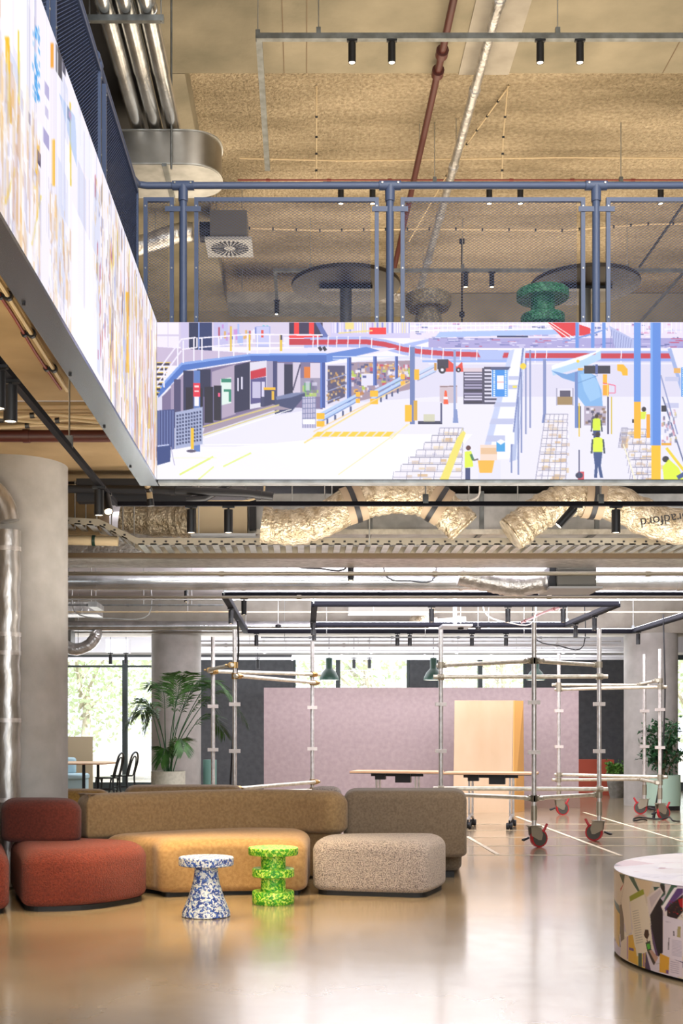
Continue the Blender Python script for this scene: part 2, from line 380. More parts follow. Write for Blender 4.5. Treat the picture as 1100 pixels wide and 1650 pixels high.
# ================================================================ THE SETTING
def floor_mat():
    m = bpy.data.materials.new('polished_concrete_floor'); m.use_nodes = True; nt = m.node_tree; b = nt.nodes['Principled BSDF']
    tc = nt.nodes.new('ShaderNodeTexCoord'); n = nt.nodes.new('ShaderNodeTexNoise'); n.inputs['Scale'].default_value = .9; n.inputs['Detail'].default_value = 8
    r = nt.nodes.new('ShaderNodeValToRGB'); r.color_ramp.elements[0].position = .3; r.color_ramp.elements[1].position = .72
    r.color_ramp.elements[0].color = (*lin('8e7c62'), 1); r.color_ramp.elements[1].color = (*lin('ab977a'), 1)
    nt.links.new(tc.outputs['Object'], n.inputs['Vector']); nt.links.new(n.outputs['Fac'], r.inputs['Fac']); nt.links.new(r.outputs['Color'], b.inputs['Base Color'])
    n2 = nt.nodes.new('ShaderNodeTexNoise'); n2.inputs['Scale'].default_value = 6; n2.inputs['Detail'].default_value = 5
    mr = nt.nodes.new('ShaderNodeMapRange'); mr.inputs['To Min'].default_value = .14; mr.inputs['To Max'].default_value = .28
    nt.links.new(tc.outputs['Object'], n2.inputs['Vector']); nt.links.new(n2.outputs['Fac'], mr.inputs['Value']); nt.links.new(mr.outputs[0], b.inputs['Roughness'])
    b.inputs['Specular IOR Level'].default_value = .75; b.inputs['Coat Weight'].default_value = .5; b.inputs['Coat Roughness'].default_value = .12
    return m
M['floor'] = floor_mat()
XL, XR, YN, YF = -7.5, 9.0, -4.0, 27.0
struct('floor', MB().box((XL, YN, -.1), (XR, YF+.3, 0)), 'floor')
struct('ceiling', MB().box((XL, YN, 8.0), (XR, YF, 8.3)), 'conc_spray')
# smooth concrete band beam across the upper ceiling and its return along the left side
struct('ceiling_beam', MB().box((XL, 9.0, 7.72), (XR, 12.15, 7.99)), 'conc_warm')
struct('ceiling_rib', MB().box((1.51, 9.0, 7.705), (2.0, 12.15, 7.719)), 'conc_grey')
for x_ in (-3.4, -.2, .02, 3.5, 5.0): struct('ceiling_joint', MB().box((x_, 9.02, 7.715), (x_+.008, 12.14, 7.7195)), 'bronze')
struct('ceiling_beam_left', MB().box((-2.3, 12.16, 7.72), (-1.17, 22.0, 7.99)), 'conc_warm')
struct('ceiling_beam_far', MB().box((XL, 19.0, 7.55), (XR, 20.0, 7.99)), 'conc_warm')
struct('ceiling_lower', MB().box((XL, 8.72, 3.6), (XR, YF, 3.94)), 'soffit')
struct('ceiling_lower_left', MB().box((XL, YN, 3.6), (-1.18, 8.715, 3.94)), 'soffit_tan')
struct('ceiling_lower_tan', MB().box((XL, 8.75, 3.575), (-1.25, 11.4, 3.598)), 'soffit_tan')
struct('wall_left', MB().box((XL-.2, YN, 0), (XL, YF, 8.0)), 'conc_grey')
struct('wall_right', MB().box((XR, YN, 0), (XR+.2, YF, 8.0)), 'conc_grey')
struct('wall_upper_back', MB().box((XL, YF-1, 3.95), (XR, YF-.8, 8.0)), 'conc_warm')
# drop beams over the far columns
struct('ceiling_beam_middle', MB().box((XL, 21.2, 2.97), (XR, 22.1, 3.59)), 'conc_grey')
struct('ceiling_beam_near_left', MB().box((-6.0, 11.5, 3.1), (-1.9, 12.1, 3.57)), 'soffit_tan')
struct('ceiling_bulkhead', MB().box((XL, YF-.9, 2.95), (XR, YF-.02, 3.59)), 'white')
def column(name, cx, cy, r, h):
    return struct(name, MB().lathe([(r, 0), (r, h)], (cx, cy, 0), 64), 'column', True)
column('column_1', (103-CX)/188-.47, 10.75, .475, 3.575)
column('column_2', (283-CX)/93, 21.6, .43, 2.97)
column('column_3', (1050.5-CX)/93, 21.6, .455, 2.97)
# back wall: solid pieces between the windows
kb = FOC/YF
def bx(x): return (x-CX)/kb
def bz(y): return EYE+(CY-y)/kb
wb = MB()
def wallpiece(n, x0, x1, z0, z1, m): return struct(n, MB().box((x0, YF, z0), (x1, YF+.2, z1)), m)
wallpiece('wall_back_left', XL, bx(60), 0, 3.6, 'darkwall')
wallpiece('wall_back', bx(323), bx(472), 0, 3.6, 'darkwall')
wallpiece('wall_back_low', bx(472), bx(905), 0, 2.0, 'darkwall')
wallpiece('wall_back_pier', bx(660), bx(702), 2.0, 2.95, 'darkwall')
wallpiece('wall_back_right', bx(848), bx(1012), 0, 2.95, 'darkwall') if False else wallpiece('wall_back_right', bx(905), bx(1012), 0, 2.95, 'darkwall')
wallpiece('wall_back_pier_right', bx(848), bx(904.9), 2.0, 2.95, 'darkwall')
wallpiece('wall_back_top', XL, XR, 2.951, 3.6, 'white')
wallpiece('wall_back_sill_left', bx(60), bx(323), 0, .12, 'frame_dark')
wallpiece('wall_back_sill_right', bx(1012), XR, 0, .12, 'frame_dark')
def window(n, x0, x1, z0, z1, mull=(), trans=(), m='frame_dark'):
    r = bpy.data.objects.new(f'window_{n}', None); C.objects.link(r); r.location = (x0, YF, z0); r['kind'] = 'structure'
    f = MB(); t = .06
    f.box((x0, YF+.02, z0), (x0+t, YF+.12, z1)).box((x1-t, YF+.02, z0), (x1, YF+.12, z1)).box((x0+t, YF+.02, z1-t), (x1-t, YF+.12, z1)).box((x0+t, YF+.02, z0), (x1-t, YF+.12, z0+t))
    f.build('window_frame', m, r)
    for (a, b) in mull: MB().box((a, YF-.02, z0+t), (b, YF+.14, z1-t)).build('mullion', m, r)
    for (a, b) in trans: MB().box((x0+t, YF+.01, a), (x1-t, YF+.13, b)).build('transom', m, r)
    MB().box((x0+t*.5, YF+.06, z0+t*.5), (x1-t*.5, YF+.066, z1-t*.5)).build('pane', 'glass', r)
window(1, bx(60), bx(323), .12, 2.95, mull=[(bx(197), bx(205))], trans=[(bz(1075), bz(1072))])
window(2, bx(472), bx(660), 2.0, 2.95, mull=[(bx(541), bx(548))])
window(3, bx(702), bx(848), 2.0, 2.95, mull=[(bx(770), bx(777))])
window(4, bx(1012), XR, .12, 2.95, mull=[(bx(1106), bx(1112))], trans=[(bz(1063), bz(1060))])
# baseboard trim of charcoal wall
# floor markings and joints of the boarded area
n_ = 0
def strip(x0, y0, x1, y1, w_, nm='floor_marking', m='marking'):
    a = PZ(x0, (y0-CY)/EYE, .002); b = PZ(x1, (y1-CY)/EYE, .002); d = (b-a).normalized(); n = V((-d.y, d.x, 0))*w_/2
    o = MB().add([a+n, b+n, b-n, a-n, a+n+V((0,0,.002)), b+n+V((0,0,.002)), b-n+V((0,0,.002)), a-n+V((0,0,.002))], [(0,1,2,3),(4,5,6,7),(0,1,5,4),(1,2,6,5),(2,3,7,6),(3,0,4,7)]).build(nm, m)
    o['kind'] = 'structure'
strip(832, 1316, 1000, 1379, .045); strip(940, 1309, 1100, 1356, .04); strip(752, 1348, 802, 1377, .045)
for (y, x0, x1) in ((1378, 752, 1000), (1363, 752, 1100), (1349.5, 752, 1100), (1338, 752, 1100), (1328, 752, 1100)):
    strip(x0, y, x1, y, .018, 'floor_joint')

# ================================================================ FRONT AND SIDE SCREENS
W_ = Canvas(253, 520, 1180, 773, 1)
c = W_
def pic():
    rnd = random.Random(3)
    c.rect(253, 520, 1180, 773, 'f3eefb')
    # floor tint bands
    c.poly([(253,640),(420,600),(700,570),(1180,575),(1180,773),(253,773)], 'dcd8ee')
    c.poly([(330,690),(560,650),(700,640),(1180,640),(1180,773),(300,773)], 'eae7f7')
    c.poly([(380,720),(600,700),(760,700),(700,773),(330,773)], 'faf8ff')
    c.poly([(253,720),(420,720),(500,773),(253,773)], 'f4f2fd')
    # upper left: white wall panels, doors
    c.rect(253,520,560,560,'d7cce6')
    for x in (254, 272): c.rect(x,521,x+17,540,'f7efff'); c.rect(x,543,x+17,562,'f2eaff')
    c.rect(292,521,304,575,'cfc6ea'); c.rect(305,521,320,566,'1f2c55'); c.rect(322,521,342,566,'26376b'); c.rect(320,521,322,566,'8aa2e8')
    c.rect(345,521,368,560,'c5c0ea')
    for k in range(26): c.rect(352+k*3.1, 522+rnd.random()*28, 355+k*3.1, 530+rnd.random()*30, rnd.choice(['4a66c8','e8a63c','b2354f','9fb6f2','f7f3ff','5ec7da','c78ad8']), .8)
    c.rect(413,527,436,560,'aab0e6'); c.rect(414,528,434,558,'c6c8f2'); c.rect(421,533,425,545,'e35048')
    # red robot cell
    c.rect(466,521,520,548,'2a1d4c'); c.rect(474,521,482,544,'f02a2e'); c.rect(498,521,506,544,'f02a2e'); c.poly([(468,540),(514,540),(518,548),(462,548)],'f8313a')
    c.poly([(508,521),(516,521),(532,548),(522,548)],'5a6ab0'); c.rect(460,546,530,550,'f6e8ff')
    c.rect(533,521,660,546,'cfc8ee')
    for k in range(34):
        x = 535+k*4; c.rect(x,521,x+2.2,538,rnd.choice(['f4efff','9ea8e0','6f7fc8','e2d8f6','f0e4b0','b39ad6']),.9)
    c.rect(556,521,570,532,'f0dc8c'); c.rect(595,529,622,540,'f01d2a'); c.line(545,538,600,534,2,'ecd98a')
    # floor under far machinery, top right clutter
    c.rect(660,520,1180,548,'e8def4')
    for k in range(120):
        x = 660+rnd.random()*440; y = 522+rnd.random()*26; c.rect(x,y,x+2+rnd.random()*10,y+1+rnd.random()*3,rnd.choice(['8890d0','5a66ac','f8f4ff','c07ab0','b8bcea','3f4a88','dfa0c8','c8ccf4']),.75)
    for k in range(60): x = 660+k*7.5; c.rect(x,521,x+1,538,'f8f6ff')
    c.line(660,527,900,524,1.5,'ffffff'); c.line(660,534,900,531,1.5,'ffffff')
    c.poly([(708,536),(900,532),(900,540),(700,545)],'a8c0f4'); c.rect(800,542,850,545,'2c3468')
    c.poly([(630,560),(700,545),(700,549),(640,566)],'a8b8f0')
    c.rect(690,546,1100,562,'a9a2d8')
    for k in range(90):
        x = 690+rnd.random()*410; y = 546+rnd.random()*14; c.rect(x,y,x+3+rnd.random()*14,y+1.4,rnd.choice(['5460a8','ece8ff','8e86c8','c04870','f0ecff','3c4488']),.8)
    # red conveyor band
    top = [(490,549),(560,548),(590,548),(620,552),(650,560),(680,564),(720,567),(780,569),(866,570),(1180,571)]
    band = [(p[0],p[1]-4) for p in top] + [(p[0],p[1]+13) for p in top[::-1]]; c.poly(band,'a8b4ea')
    band = [(p[0],p[1]) for p in top] + [(p[0],p[1]+8) for p in top[::-1]]; c.poly(band,'c8233e')
    c.rect(462,547,500,557,'c42a42'); c.rect(457,544,466,560,'e9e4ff')
    for (x,y) in ((505,548),(529,548),(543,548),(561,548),(580,548),(599,551),(644,558),(660,562),(679,565),(696,566),(714,567),(742,569),(768,570),(862,570),(880,570),(1000,570),(1085,570)):
        c.line(x,y-5,x-1,y+15,1.6,'f6f2ff')
    c.poly([(768,566),(812,566),(808,580),(775,580)],'aebdf0')
    c.line(680,583,820,583,3,'93b0f0'); c.line(840,581,1100,581,3.5,'8fa6ec'); c.line(690,587,1100,587,1.3,'f8f8ff')
    # mezzanine deck and rails
    c.poly([(253,560),(340,566),(404,570),(404,576),(300,590),(253,590)],'c9b9d6')
    c.poly([(404,566),(520,560),(640,562),(600,572),(526,570),(404,573)],'e9e2f6')
    c.poly([(404,571),(526,571),(526,585),(404,585)],'4169bd'); c.poly([(404,571),(526,570),(526,573),(404,574)],'7ea4ee')
    c.poly([(293,585),(404,571),(404,581),(298,598),(256,642),(254,628)],'4a74c6'); c.poly([(293,585),(404,571),(404,574),(294,589),(255,632),(254,628)],'86a8ec')
    c.poly([(526,571),(590,560),(612,566),(560,578),(526,585)],'5a82d2')
    c.line(536,576,660,576,1.5,'cfdcff'); c.line(536,580,660,580,1.2,'e8efff')
    for k in range(7): c.rect(253,586+k*8,274-k*3,590+k*8,'3a3350'); c.rect(253,584.5+k*8,276-k*3,586+k*8,'e8c65a')
    for (a,b) in (((253,602),(293,548)),((253,621),(293,566))): c.line(*a,*b,2.2,'f3ecff')
    for (x,y0,y1) in ((287,556,592),(296,550,586),(313,546,583),(326,545,582),(353,543,578),(377,541,575),(399,540,572),(415,540,571),(435,539,570),(454,539,570),(512,541,566),(265,590,625)): c.line(x,y0,x,y1,2.4,'f3efff')
    c.line(292,548,316,545,2.2,'f6f0ff'); c.line(294,564,318,561,2.0,'f6f0ff'); c.line(318,545,318,561,2,'f6f0ff'); c.line(321,546,400,540,2.2,'f6f0ff'); c.line(321,561,400,554,1.8,'f6f0ff'); c.line(400,540,520,541,2.2,'f6f0ff'); c.line(400,554,460,554,1.8,'f6f0ff')
    c.rect(371,527,374,567,'e6c23c'); c.rect(401,540,404,566,'e6c23c'); c.rect(451,541,455,567,'e6c23c'); c.rect(452,541,455,549,'3a3550')
    c.line(514,560,518,566,5,'1c2038'); c.line(521,560,525,566,5,'1c2038')
    # dark undercroft with doors and signs
    c.poly([(262,640),(300,600),(404,583),(520,585),(520,660),(440,655),(330,690),(262,690)],'7c6f96')
    c.poly([(276,622),(296,604),(296,690),(276,690)],'a494b4'); c.rect(281,612,292,690,'4a4670')
    c.rect(296,598,312,690,'2a2f58'); c.rect(318,596,340,640,'24294e'); c.poly([(342,600),(380,588),(380,668),(342,680)],'b3a3bd'); c.poly([(356,612),(373,609),(373,650),(356,654)],'dff0ea'); c.rect(357,611,373,617,'2a8a72'); c.rect(361,628,373,632,'2a8a72'); c.rect(369,632,373,648,'2a8a72')
    c.poly([(378,590),(403,584),(403,660),(378,666)],'20244a'); c.rect(383,610,385,631,'e9e4ff'); c.rect(389,608,391.5,628,'e9e4ff')
    c.poly([(403,585),(430,582),(430,655),(403,660)],'e0dcec'); c.poly([(404,599),(429,593),(429,607),(404,612)],'c8203c'); c.poly([(404,612),(429,608),(429,648),(404,652)],'55508a'); c.rect(407,616,420,642,'c5bfdf'); c.rect(422,616,427,640,'d8d2ee')
    c.rect(430,583,440,652,'a79fbe'); c.rect(440,583,447,655,'3b3f72'); c.rect(458,588,472,652,'1d2148')
    c.rect(447,586,458,650,'c9c0d8'); c.rect(472,585,484,640,'d4c9de'); c.line(484,588,472,630,2,'2c2850')
    c.rect(490,592,500,622,'e07a2c'); c.rect(500,586,517,620,'dcd0e2'); c.rect(484,610,516,640,'9a92ae')
    for k in range(16): c.rect(486+rnd.random()*28, 612+rnd.random()*24, 490+rnd.random()*30, 618+rnd.random()*22, rnd.choice(['d8d4ea','4aa060','b8d85c','6a6490','ece8f8']),.7)
    c.rect(420,640,434,656,'3b3f68'); c.rect(426,626,443,656,'30345e'); c.rect(425,625,444,629,'f2bb2a'); c.rect(438,631,442,645,'e8b83c')
    c.poly([(443,643),(468,638),(492,634),(492,638),(470,664),(443,668)],'39426e'); c.poly([(445,640),(470,634),(493,633),(470,641),(446,645)],'7680a8')
    # dark lockers
    for (a,b,y0,y1) in ((300,312,625,690),(313,328,626,686),(330,344,624,682),(345,357,622,678)): c.rect(a,y0,b,y1,'18162e'); c.line(b,y0,b,y1,1,'3d4470')
    c.rect(352,634,355,640,'ff5a8c')
    c.poly([(330,690),(358,678),(440,652),(500,668),(470,660),(440,662),(327,700)],'a494a8'); c.line(328,688,450,653,2,'dcc878'); c.line(328,702,450,662,2.2,'d9cc8c'); c.line(330,706,470,660,1.2,'ffffff')
    # red sign and post, wire cage trolleys, yellow bollard
    c.rect(313,598,323,728,'5a7cc0'); c.rect(312,618,323,640,'e8304c'); c.rect(314,640,321,655,'f4f0fa'); c.rect(314,622,321,625,'f7d8dc'); c.rect(314,630,321,632,'f7d8dc')
    c.poly([(254,662),(282,660),(282,724),(254,728)],'3c4a84'); c.poly([(283,665),(327,656),(327,716),(283,724)],'a7b0d4')
    for k in range(6): c.line(257+k*4.5,662,257+k*4.5,724,1.2,'8090c8')
    for k in range(9):
        for j in range(9): c.rect(285+k*4.6, 669+j*5.6-k*.8, 288+k*4.6, 672.5+j*5.6-k*.8, '39446e')
    c.rect(308,690,313,724,'f2c322'); c.blob(309,727,8,2.4,'5a5470')
    c.poly([(253,720),(276,718),(275,744),(254,750)],'2c4482'); c.line(255,719,273,717,2,'c4ccf0'); c.line(276,720,282,750,1.3,'b8b0d0')
    # floor lines
    c.line(344,736,290,765,3,'e4f07a'); c.line(405,730,360,752,2.6,'e6f28c'); c.line(345,752,320,773,2.5,'eaf49a'); c.line(330,717,440,716,1,'ffffff'); c.line(328,726,415,727,1.2,'ffffff'); c.line(280,738,350,738,1,'f0f4c0')
    c.line(490,714,650,620,2.6,'f4dc8e')
    for k in range(9): c.poly([(512+k*14,696),(526+k*14,696),(516+k*14,704),(503+k*14,704)],'f5cf3a' if k%1==0 else 'ffffff'); c.poly([(524+k*14,695),(528+k*14,695),(518+k*14,705),(514+k*14,705)],'e9e2e6')
    c.line(630,708,656,684,1.6,'f3e0a0'); c.line(545,765,660,683,1.8,'f4e8b8')
    # racks of parcels
    c.poly([(528,590),(556,590),(556,640),(528,652)],'4e4a70')
    for k in range(60):
        x = 526+rnd.random()*32; y = 596+rnd.random()*48; c.rect(x,y,x+3,y+3.5,rnd.choice(['c99a5e','b4824a','8a6a50','e2c08c','5c5274']),.85)
    c.line(526,614,558,604,1.6,'9aa0c8'); c.line(526,632,558,620,1.6,'9aa0c8'); c.line(526,648,548,640,1.6,'9aa0c8')
    c.poly([(566,585),(660,582),(660,628),(566,650)],'a08a9c')
    for k in range(230):
        x = 562+rnd.random()*100; y = 586+rnd.random()*(54-(x-562)*.25); c.rect(x,y,x+2+rnd.random()*6,y+2+rnd.random()*5,rnd.choice(['d39a58','c07a3a','f2eefc','5a5688','c83a5c','e8c89a','8f86b0','f0a02c','3f4680','e0d8f0','b8d048']),.85)
    c.rect(582,603,602,622,'e2def2'); c.rect(584,606,590,610,'5560a0')
    for (x,y0,y1,w__) in ((516,585,658,8),(559,577,650,7),(601,575,622,6),(636,575,612,5)): c.rect(x,y0,x+w__,y1,'35509e'); c.rect(x,y0,x+w__*.4,y1,'5878c8')
    # guard rails with yellow ends
    for (a,b,y0,y1) in ((512,576,672,638),(598,648,636,610)):
        for o in (0,9): c.poly([(a,y0+o-4),(b,y1+o*.8-4),(b,y1+o*.8+2),(a,y0+o+2)],'b6cdf2'); c.line(a,y0+o+2,b,y1+o*.8+2,1.5,'5c7cc0')
        c.rect(a-2,y0-6,a+11,y0+4,'f8bc18'); c.rect(a-2,y0+7,a+11,y0+16,'f8bc18'); c.rect(b-3,y1-6,b+4,y1+2,'f6b830'); c.rect(b-3,y1+5,b+4,y1+12,'f6b830')
        for k in range(4): xx = a+14+k*(b-a-14)/4; yy = y0+(y1-y0)*(xx-a)/(b-a); c.rect(xx,yy+11,xx+3,yy+20,'3d4c80')
    c.line(505,696,668,612,1.6,'f0cf9a')
    c.rect(487,640,509,690,'c6c0dc')
    for k in range(6): c.line(487,643+k*8,509,642+k*8,1,'5b6494'); c.line(488+k*4,640,488+k*4,690,.8,'6b74a4')
    c.rect(488,676,508,684,'f8f6ff')
    c.rect(660,560,668,684,'6a7cb4'); c.rect(652,653,663,680,'fabd16'); c.rect(666,646,672,678,'d8a83c')
    for o in (0,8): c.line(672,604+o,702,589+o,4,'c4d4f4'); c.line(672,606.5+o,702,591.5+o,1,'5d74b0')
    c.rect(667,596,675,613,'f7b91c'); c.rect(699,586,703,598,'c89038')
    # forklift
    c.poly([(706,583),(722,581),(736,592),(744,584),(746,600),(710,600)],'e23a2c'); c.poly([(704,580),(722,580),(722,594),(704,596)],'2a2440'); c.blob(712,597,6,6,'141026'); c.blob(712,597,2.6,2.6,'f2ecff'); c.blob(738,597,4,4,'141026'); c.blob(738,597,1.5,1.5,'f2ecff')
    # stack of black crates, boxes, cone
    c.rect(746,594,780,652,'403c5c')
    for k in range(12): c.rect(747+(k%2),597+k*4.6,776,599.5+k*4.6,rnd.choice(['a8a0c4','70688c','d4cee8','24203c']))
    c.rect(746,594,776,600,'dcc8d4'); c.rect(779,592,800,652,'3a3858')
    for k in range(9): c.rect(780,596+k*6.2,800,599+k*6.2,'dcd8ec')
    c.rect(708,622,736,650,'cdbcc8'); c.line(708,624,736,623,1.4,'7c5c60'); c.poly([(714,652),(716,630),(719,630),(722,652)],'f2552a'); c.rect(714,640,721,644,'f6eef8')
    c.rect(674,648,711,682,'e6e2f2'); c.rect(673,679,712,684,'2e3050'); c.rect(709,650,712,682,'4c5078'); c.rect(682,668,700,680,'c9c8a0',.7)
    c.rect(730,565,734,682,'8fa0d0'); c.poly([(729,682),(731,660),(736,660),(738,682)],'7f92c8')
    c.rect(874,580,879,682,'7e8cc0'); c.poly([(872,682),(874,668),(880,668),(881,682)],'6d7fb8')
    # blue perforated board
    def board(x):
        c.rect(x,593,x+25,640,'2f8ee6'); c.rect(x+8,606,x+19,628,'f4f6ff'); c.rect(x+8,616,x+19,617,'e06a6a'); c.rect(x+9,594,x+18,597,'eaf4ff')
        for k in range(14): c.rect(x+2,594+k*3.3,x+5,596+k*3.3,'e8f2ff'); c.rect(x+20.5,594+k*3.3,x+23.5,596+k*3.3,'e8f2ff')
        c.rect(x-1,592,x,640,'d8e4ff'); c.rect(x+25,592,x+26.5,640,'d8e4ff')
    # central conveyor ramp
    c.poly([(822,565),(846,562),(828,740),(777,740)],'f2f2fe'); c.poly([(820,566),(828,564),(785,740),(774,740)],'c3cdf0'); c.poly([(840,563),(846,562),(834,740),(820,745)],'b4bfe4'); c.line(842,562,824,720,1.8,'6878b4'); c.line(845,562,830,755,1.5,'e8ecff')
    for (y0,y1) in ((607,613),(621,628),(649,656),(675,684),(702,712)): c.poly([(808-(y0-607)*.25,y0),(836-(y0-607)*.12,y0),(834-(y0-607)*.12,y1),(805-(y0-607)*.25,y1)],'bfc4e6')
    board(792)
    for (x,y0,y1) in ((838,600,730),(845,580,700),(833,640,765),(852,565,690),(822,700,762)): c.rect(x,y0,x+2.4,y1,'7f8cbe')
    c.poly([(790,592),(822,592),(818,597),(790,597)],'46507c'); c.blob(842,591,5,5,'f0d030'); c.rect(825,622,832,626,'eadb68')
    # spiral chute
    c.poly([(887,594),(930,580),(958,572),(967,562),(967,580),(940,592),(905,602),(890,606)],'b4d4f6'); c.poly([(888,590),(925,578),(958,568),(967,560),(967,566),(940,580),(905,592),(888,597)],'f2f6ff')
    c.poly([(887,598),(912,604),(926,600),(958,588),(940,604),(924,616),(905,610)],'6c9cd8'); c.poly([(925,602),(940,598),(958,606),(968,630),(970,656),(942,656),(930,640),(925,622)],'7fb2e8'); c.poly([(934,604),(950,602),(962,616),(967,640),(950,648),(940,630)],'98c4f0'); c.line(930,618,962,606,1,'5c8cc8')
    c.rect(925,600,930,690,'6c86c4'); c.blob(930,583,2.6,2.6,'f2cf3a'); c.poly([(930,594),(939,594),(938,598),(930,598)],'f2b437')
    # blue columns behind
    for x in (926,951,969): c.rect(x,521,x+5.5,562,'5e8fe0')
    c.poly([(880,521),(926,521),(926,542),(905,545)],'e0162c'); c.poly([(932,524),(950,530),(950,541),(932,542)],'e0162c'); c.line(880,521,918,548,1.4,'ffffff'); c.line(886,521,924,546,1.2,'ffffff')
    for k in range(6): c.line(905+k*9,552-k*2,948+k*6,540-k*2,1.3,'6f92dc')
    c.poly([(980,526),(1020,548),(1020,562),(990,562)],'b4bce8')
    for k in range(9): c.line(984+k*4,532+k*2,982+k*4,562,1,'7c86c0')
    c.rect(940,590,982,603,'1e2038'); c.rect(958,588,962,604,'5060a0'); c.poly([(993,588),(1003,588),(1010,596),(1010,606),(1002,606),(1000,600),(993,598)],'f8b818'); c.rect(970,604,977,620,'f6b41c'); c.rect(970,621,980,638,'f2a818'); c.line(970,618,990,622,1.5,'f04a78'); c.line(990,622,990,634,1.2,'f04a78'); c.line(978,634,990,634,1.2,'f04a78'); c.line(978,618,978,660,1.5,'f2d86a')
    # bins and trolleys centre right
    c.rect(896,627,922,648,'e4e0f2'); c.rect(897,640,921,653,'a08458'); c.rect(901,630,918,640,'504c68'); c.line(896,626,896,654,1,'6c6c90'); c.line(922,626,922,654,1,'6c6c90')
    c.rect(940,655,975,686,'b4a8be')
    for k in range(30): x = 942+rnd.random()*30; y = 656+rnd.random()*28; c.rect(x,y,x+5,y+4,rnd.choice(['f2eefc','8a6a54','3c3a58','e2d4d8']),.8)
    c.rect(930,655,935,690,'3e4464'); c.line(932,650,932,704,2,'e9c830'); c.line(984,640,984,700,2.4,'d8bf3c'); c.rect(977,640,980,700,'4c4c74')
    # cages of parcels: three fields
    def cages(x0, x1, y0, y1, n, sl):
        for k in range(n):
            t = k/(n-1); y = y0+(y1-y0)*t; a = x0-sl*t; b = x1
            c.poly([(a,y),(b-3*t,y),(b-3*t,y+22),(a-4,y+22)],'efeaf4',.9)
            for j in range(9): xx = a+rnd.random()*(b-a-10); yy = y+3+rnd.random()*13; c.rect(xx,yy,xx+5+rnd.random()*12,yy+3+rnd.random()*5,rnd.choice(['e6cda8','d8b488','f8f4fc','cfcbe0','f0dcc0','dcc6b8']),.85)
            c.line(a,y,b-3*t,y,1.2,'8d8ba6'); c.line(a-3,y+9,b-3*t,y+9,.8,'a8a4ba')
            for j in range(6): xx = a+(b-a)*j/5-2*t; c.line(xx,y,xx-3,y+22,.9,'8d8ba8')
    cages(708,746,690,760,7,72); cages(878,914,668,758,8,12); cages(1006,1062,692,765,7,-14); cages(1000,1010,690,700,2,0)
    c.line(745,690,712,773,1.6,'c8c4a0'); c.line(1003,716,1022,773,2,'f2ecd2')
    c.poly([(736,706),(746,694),(750,698),(722,773),(708,773)],'efe06a')
    # worker by parcels
    c.rect(770,742,806,773,'e4e2f6'); c.rect(773,717,800,742,'f2d8c8'); c.poly([(769,742),(796,742),(792,762),(772,762)],'f5b83a'); c.rect(774,722,800,732,'e6bf98'); c.rect(799,712,813,728,'3aa0e0'); c.poly([(799,712),(806,708),(814,712),(806,717)],'f4f6ff'); c.rect(813,697,828,716,'f4f4ff')
    def man(x, y, s, shirt='d9ee2e', trous='2c4478', head='3a2320', back=False):
        c.blob(x,y+3*s,3.1*s,3.8*s,head); c.poly([(x-7*s,y+9*s),(x-3*s,y+6.5*s),(x+3*s,y+6.5*s),(x+7*s,y+9*s),(x+6*s,y+26*s),(x-6*s,y+26*s)],shirt)
        c.poly([(x-8*s,y+9*s),(x-6*s,y+9*s),(x-7*s,y+28*s),(x-9.5*s,y+28*s)],'2c3a4c'); c.poly([(x+6*s,y+9*s),(x+8*s,y+9*s),(x+10*s,y+28*s),(x+7.5*s,y+28*s)],'2c3a4c')
        c.poly([(x-6*s,y+26*s),(x+6*s,y+26*s),(x+4*s,y+44*s),(x+7*s,y+60*s),(x+3*s,y+60*s),(x,y+44*s),(x-1*s,y+60*s),(x-5*s,y+60*s),(x-4*s,y+44*s)],trous)
    man(960,668,1.0); c.rect(953,699,966,702,'3c3a58'); man(962,697,1.22,'e2f43a','2e4a84','1f1c28')
    c.blob(754,722,4,4,'5a2e30'); c.poly([(748,728),(759,727),(762,752),(748,754)],'e0f040'); c.rect(749,754,757,773,'2c3c74'); c.line(758,732,762,742,4,'3f7a4c'); c.line(762,742,770,740,2.5,'6a5658')
    c.blob(1036,660,3.6,4,'2a2026'); c.poly([(1030,664),(1040,664),(1038,676),(1030,676)],'dcea3c'); c.rect(1017,676,1022,682,'1f2030')
    # foreground blue/yellow columns
    c.rect(1020,521,1031,648,'5d90e2'); c.rect(1020,648,1031,707,'f6b61e'); c.rect(1046.5,521,1063,718,'5488de'); c.rect(1046.5,521,1050,718,'78a6ee'); c.rect(1048,718,1063,773,'f9c21c')
    c.rect(1040,668,1046,706,'f2a71c')
    # right conveyor and clutter
    c.poly([(1063,565),(1078,560),(1100,620),(1180,720),(1180,560)],'ece8f6'); c.poly([(1074,563),(1080,562),(1104,640),(1098,640)],'9db0e2'); c.rect(1084,594,1096,602,'e8b060'); board(1096)
    for (y0,y1) in ((608,615),(650,658)): c.rect(1070,y0,1092,y1,'c4c6e6')
    c.line(1063,605,1090,700,2,'8a94c4'); c.line(1066,640,1100,745,2.2,'5f6a96'); c.rect(1064,654,1072,664,'282838')
    for k in range(40): x = 1064+rnd.random()*22; y = 660+rnd.random()*55; c.rect(x,y,x+3,y+6,rnd.choice(['8a90bc','f0eefc','c8889c','d8c488','50587c']),.7)
    c.line(1072,722,1100,758,4.5,'f0d434'); c.rect(1064,714,1080,718,'e8a830'); c.blob(1071,740,5.5,5,'2a2630'); c.poly([(1066,752),(1076,740),(1092,754),(1100,773),(1068,773)],'e2f23c'); c.line(1090,770,1104,762,7,'37508c')
    c.rect(930,760,940,773,'d04858'); c.blob(932,766,6,5,'2c3050'); c.line(932,725,932,768,1.6,'3c4470')
    return c.done()
img = pic()
fs = thing('video_screen', 'long LED video wall showing a bright parcel warehouse, facing the camera', 'screen', (1.5, 8.5, 3.0))
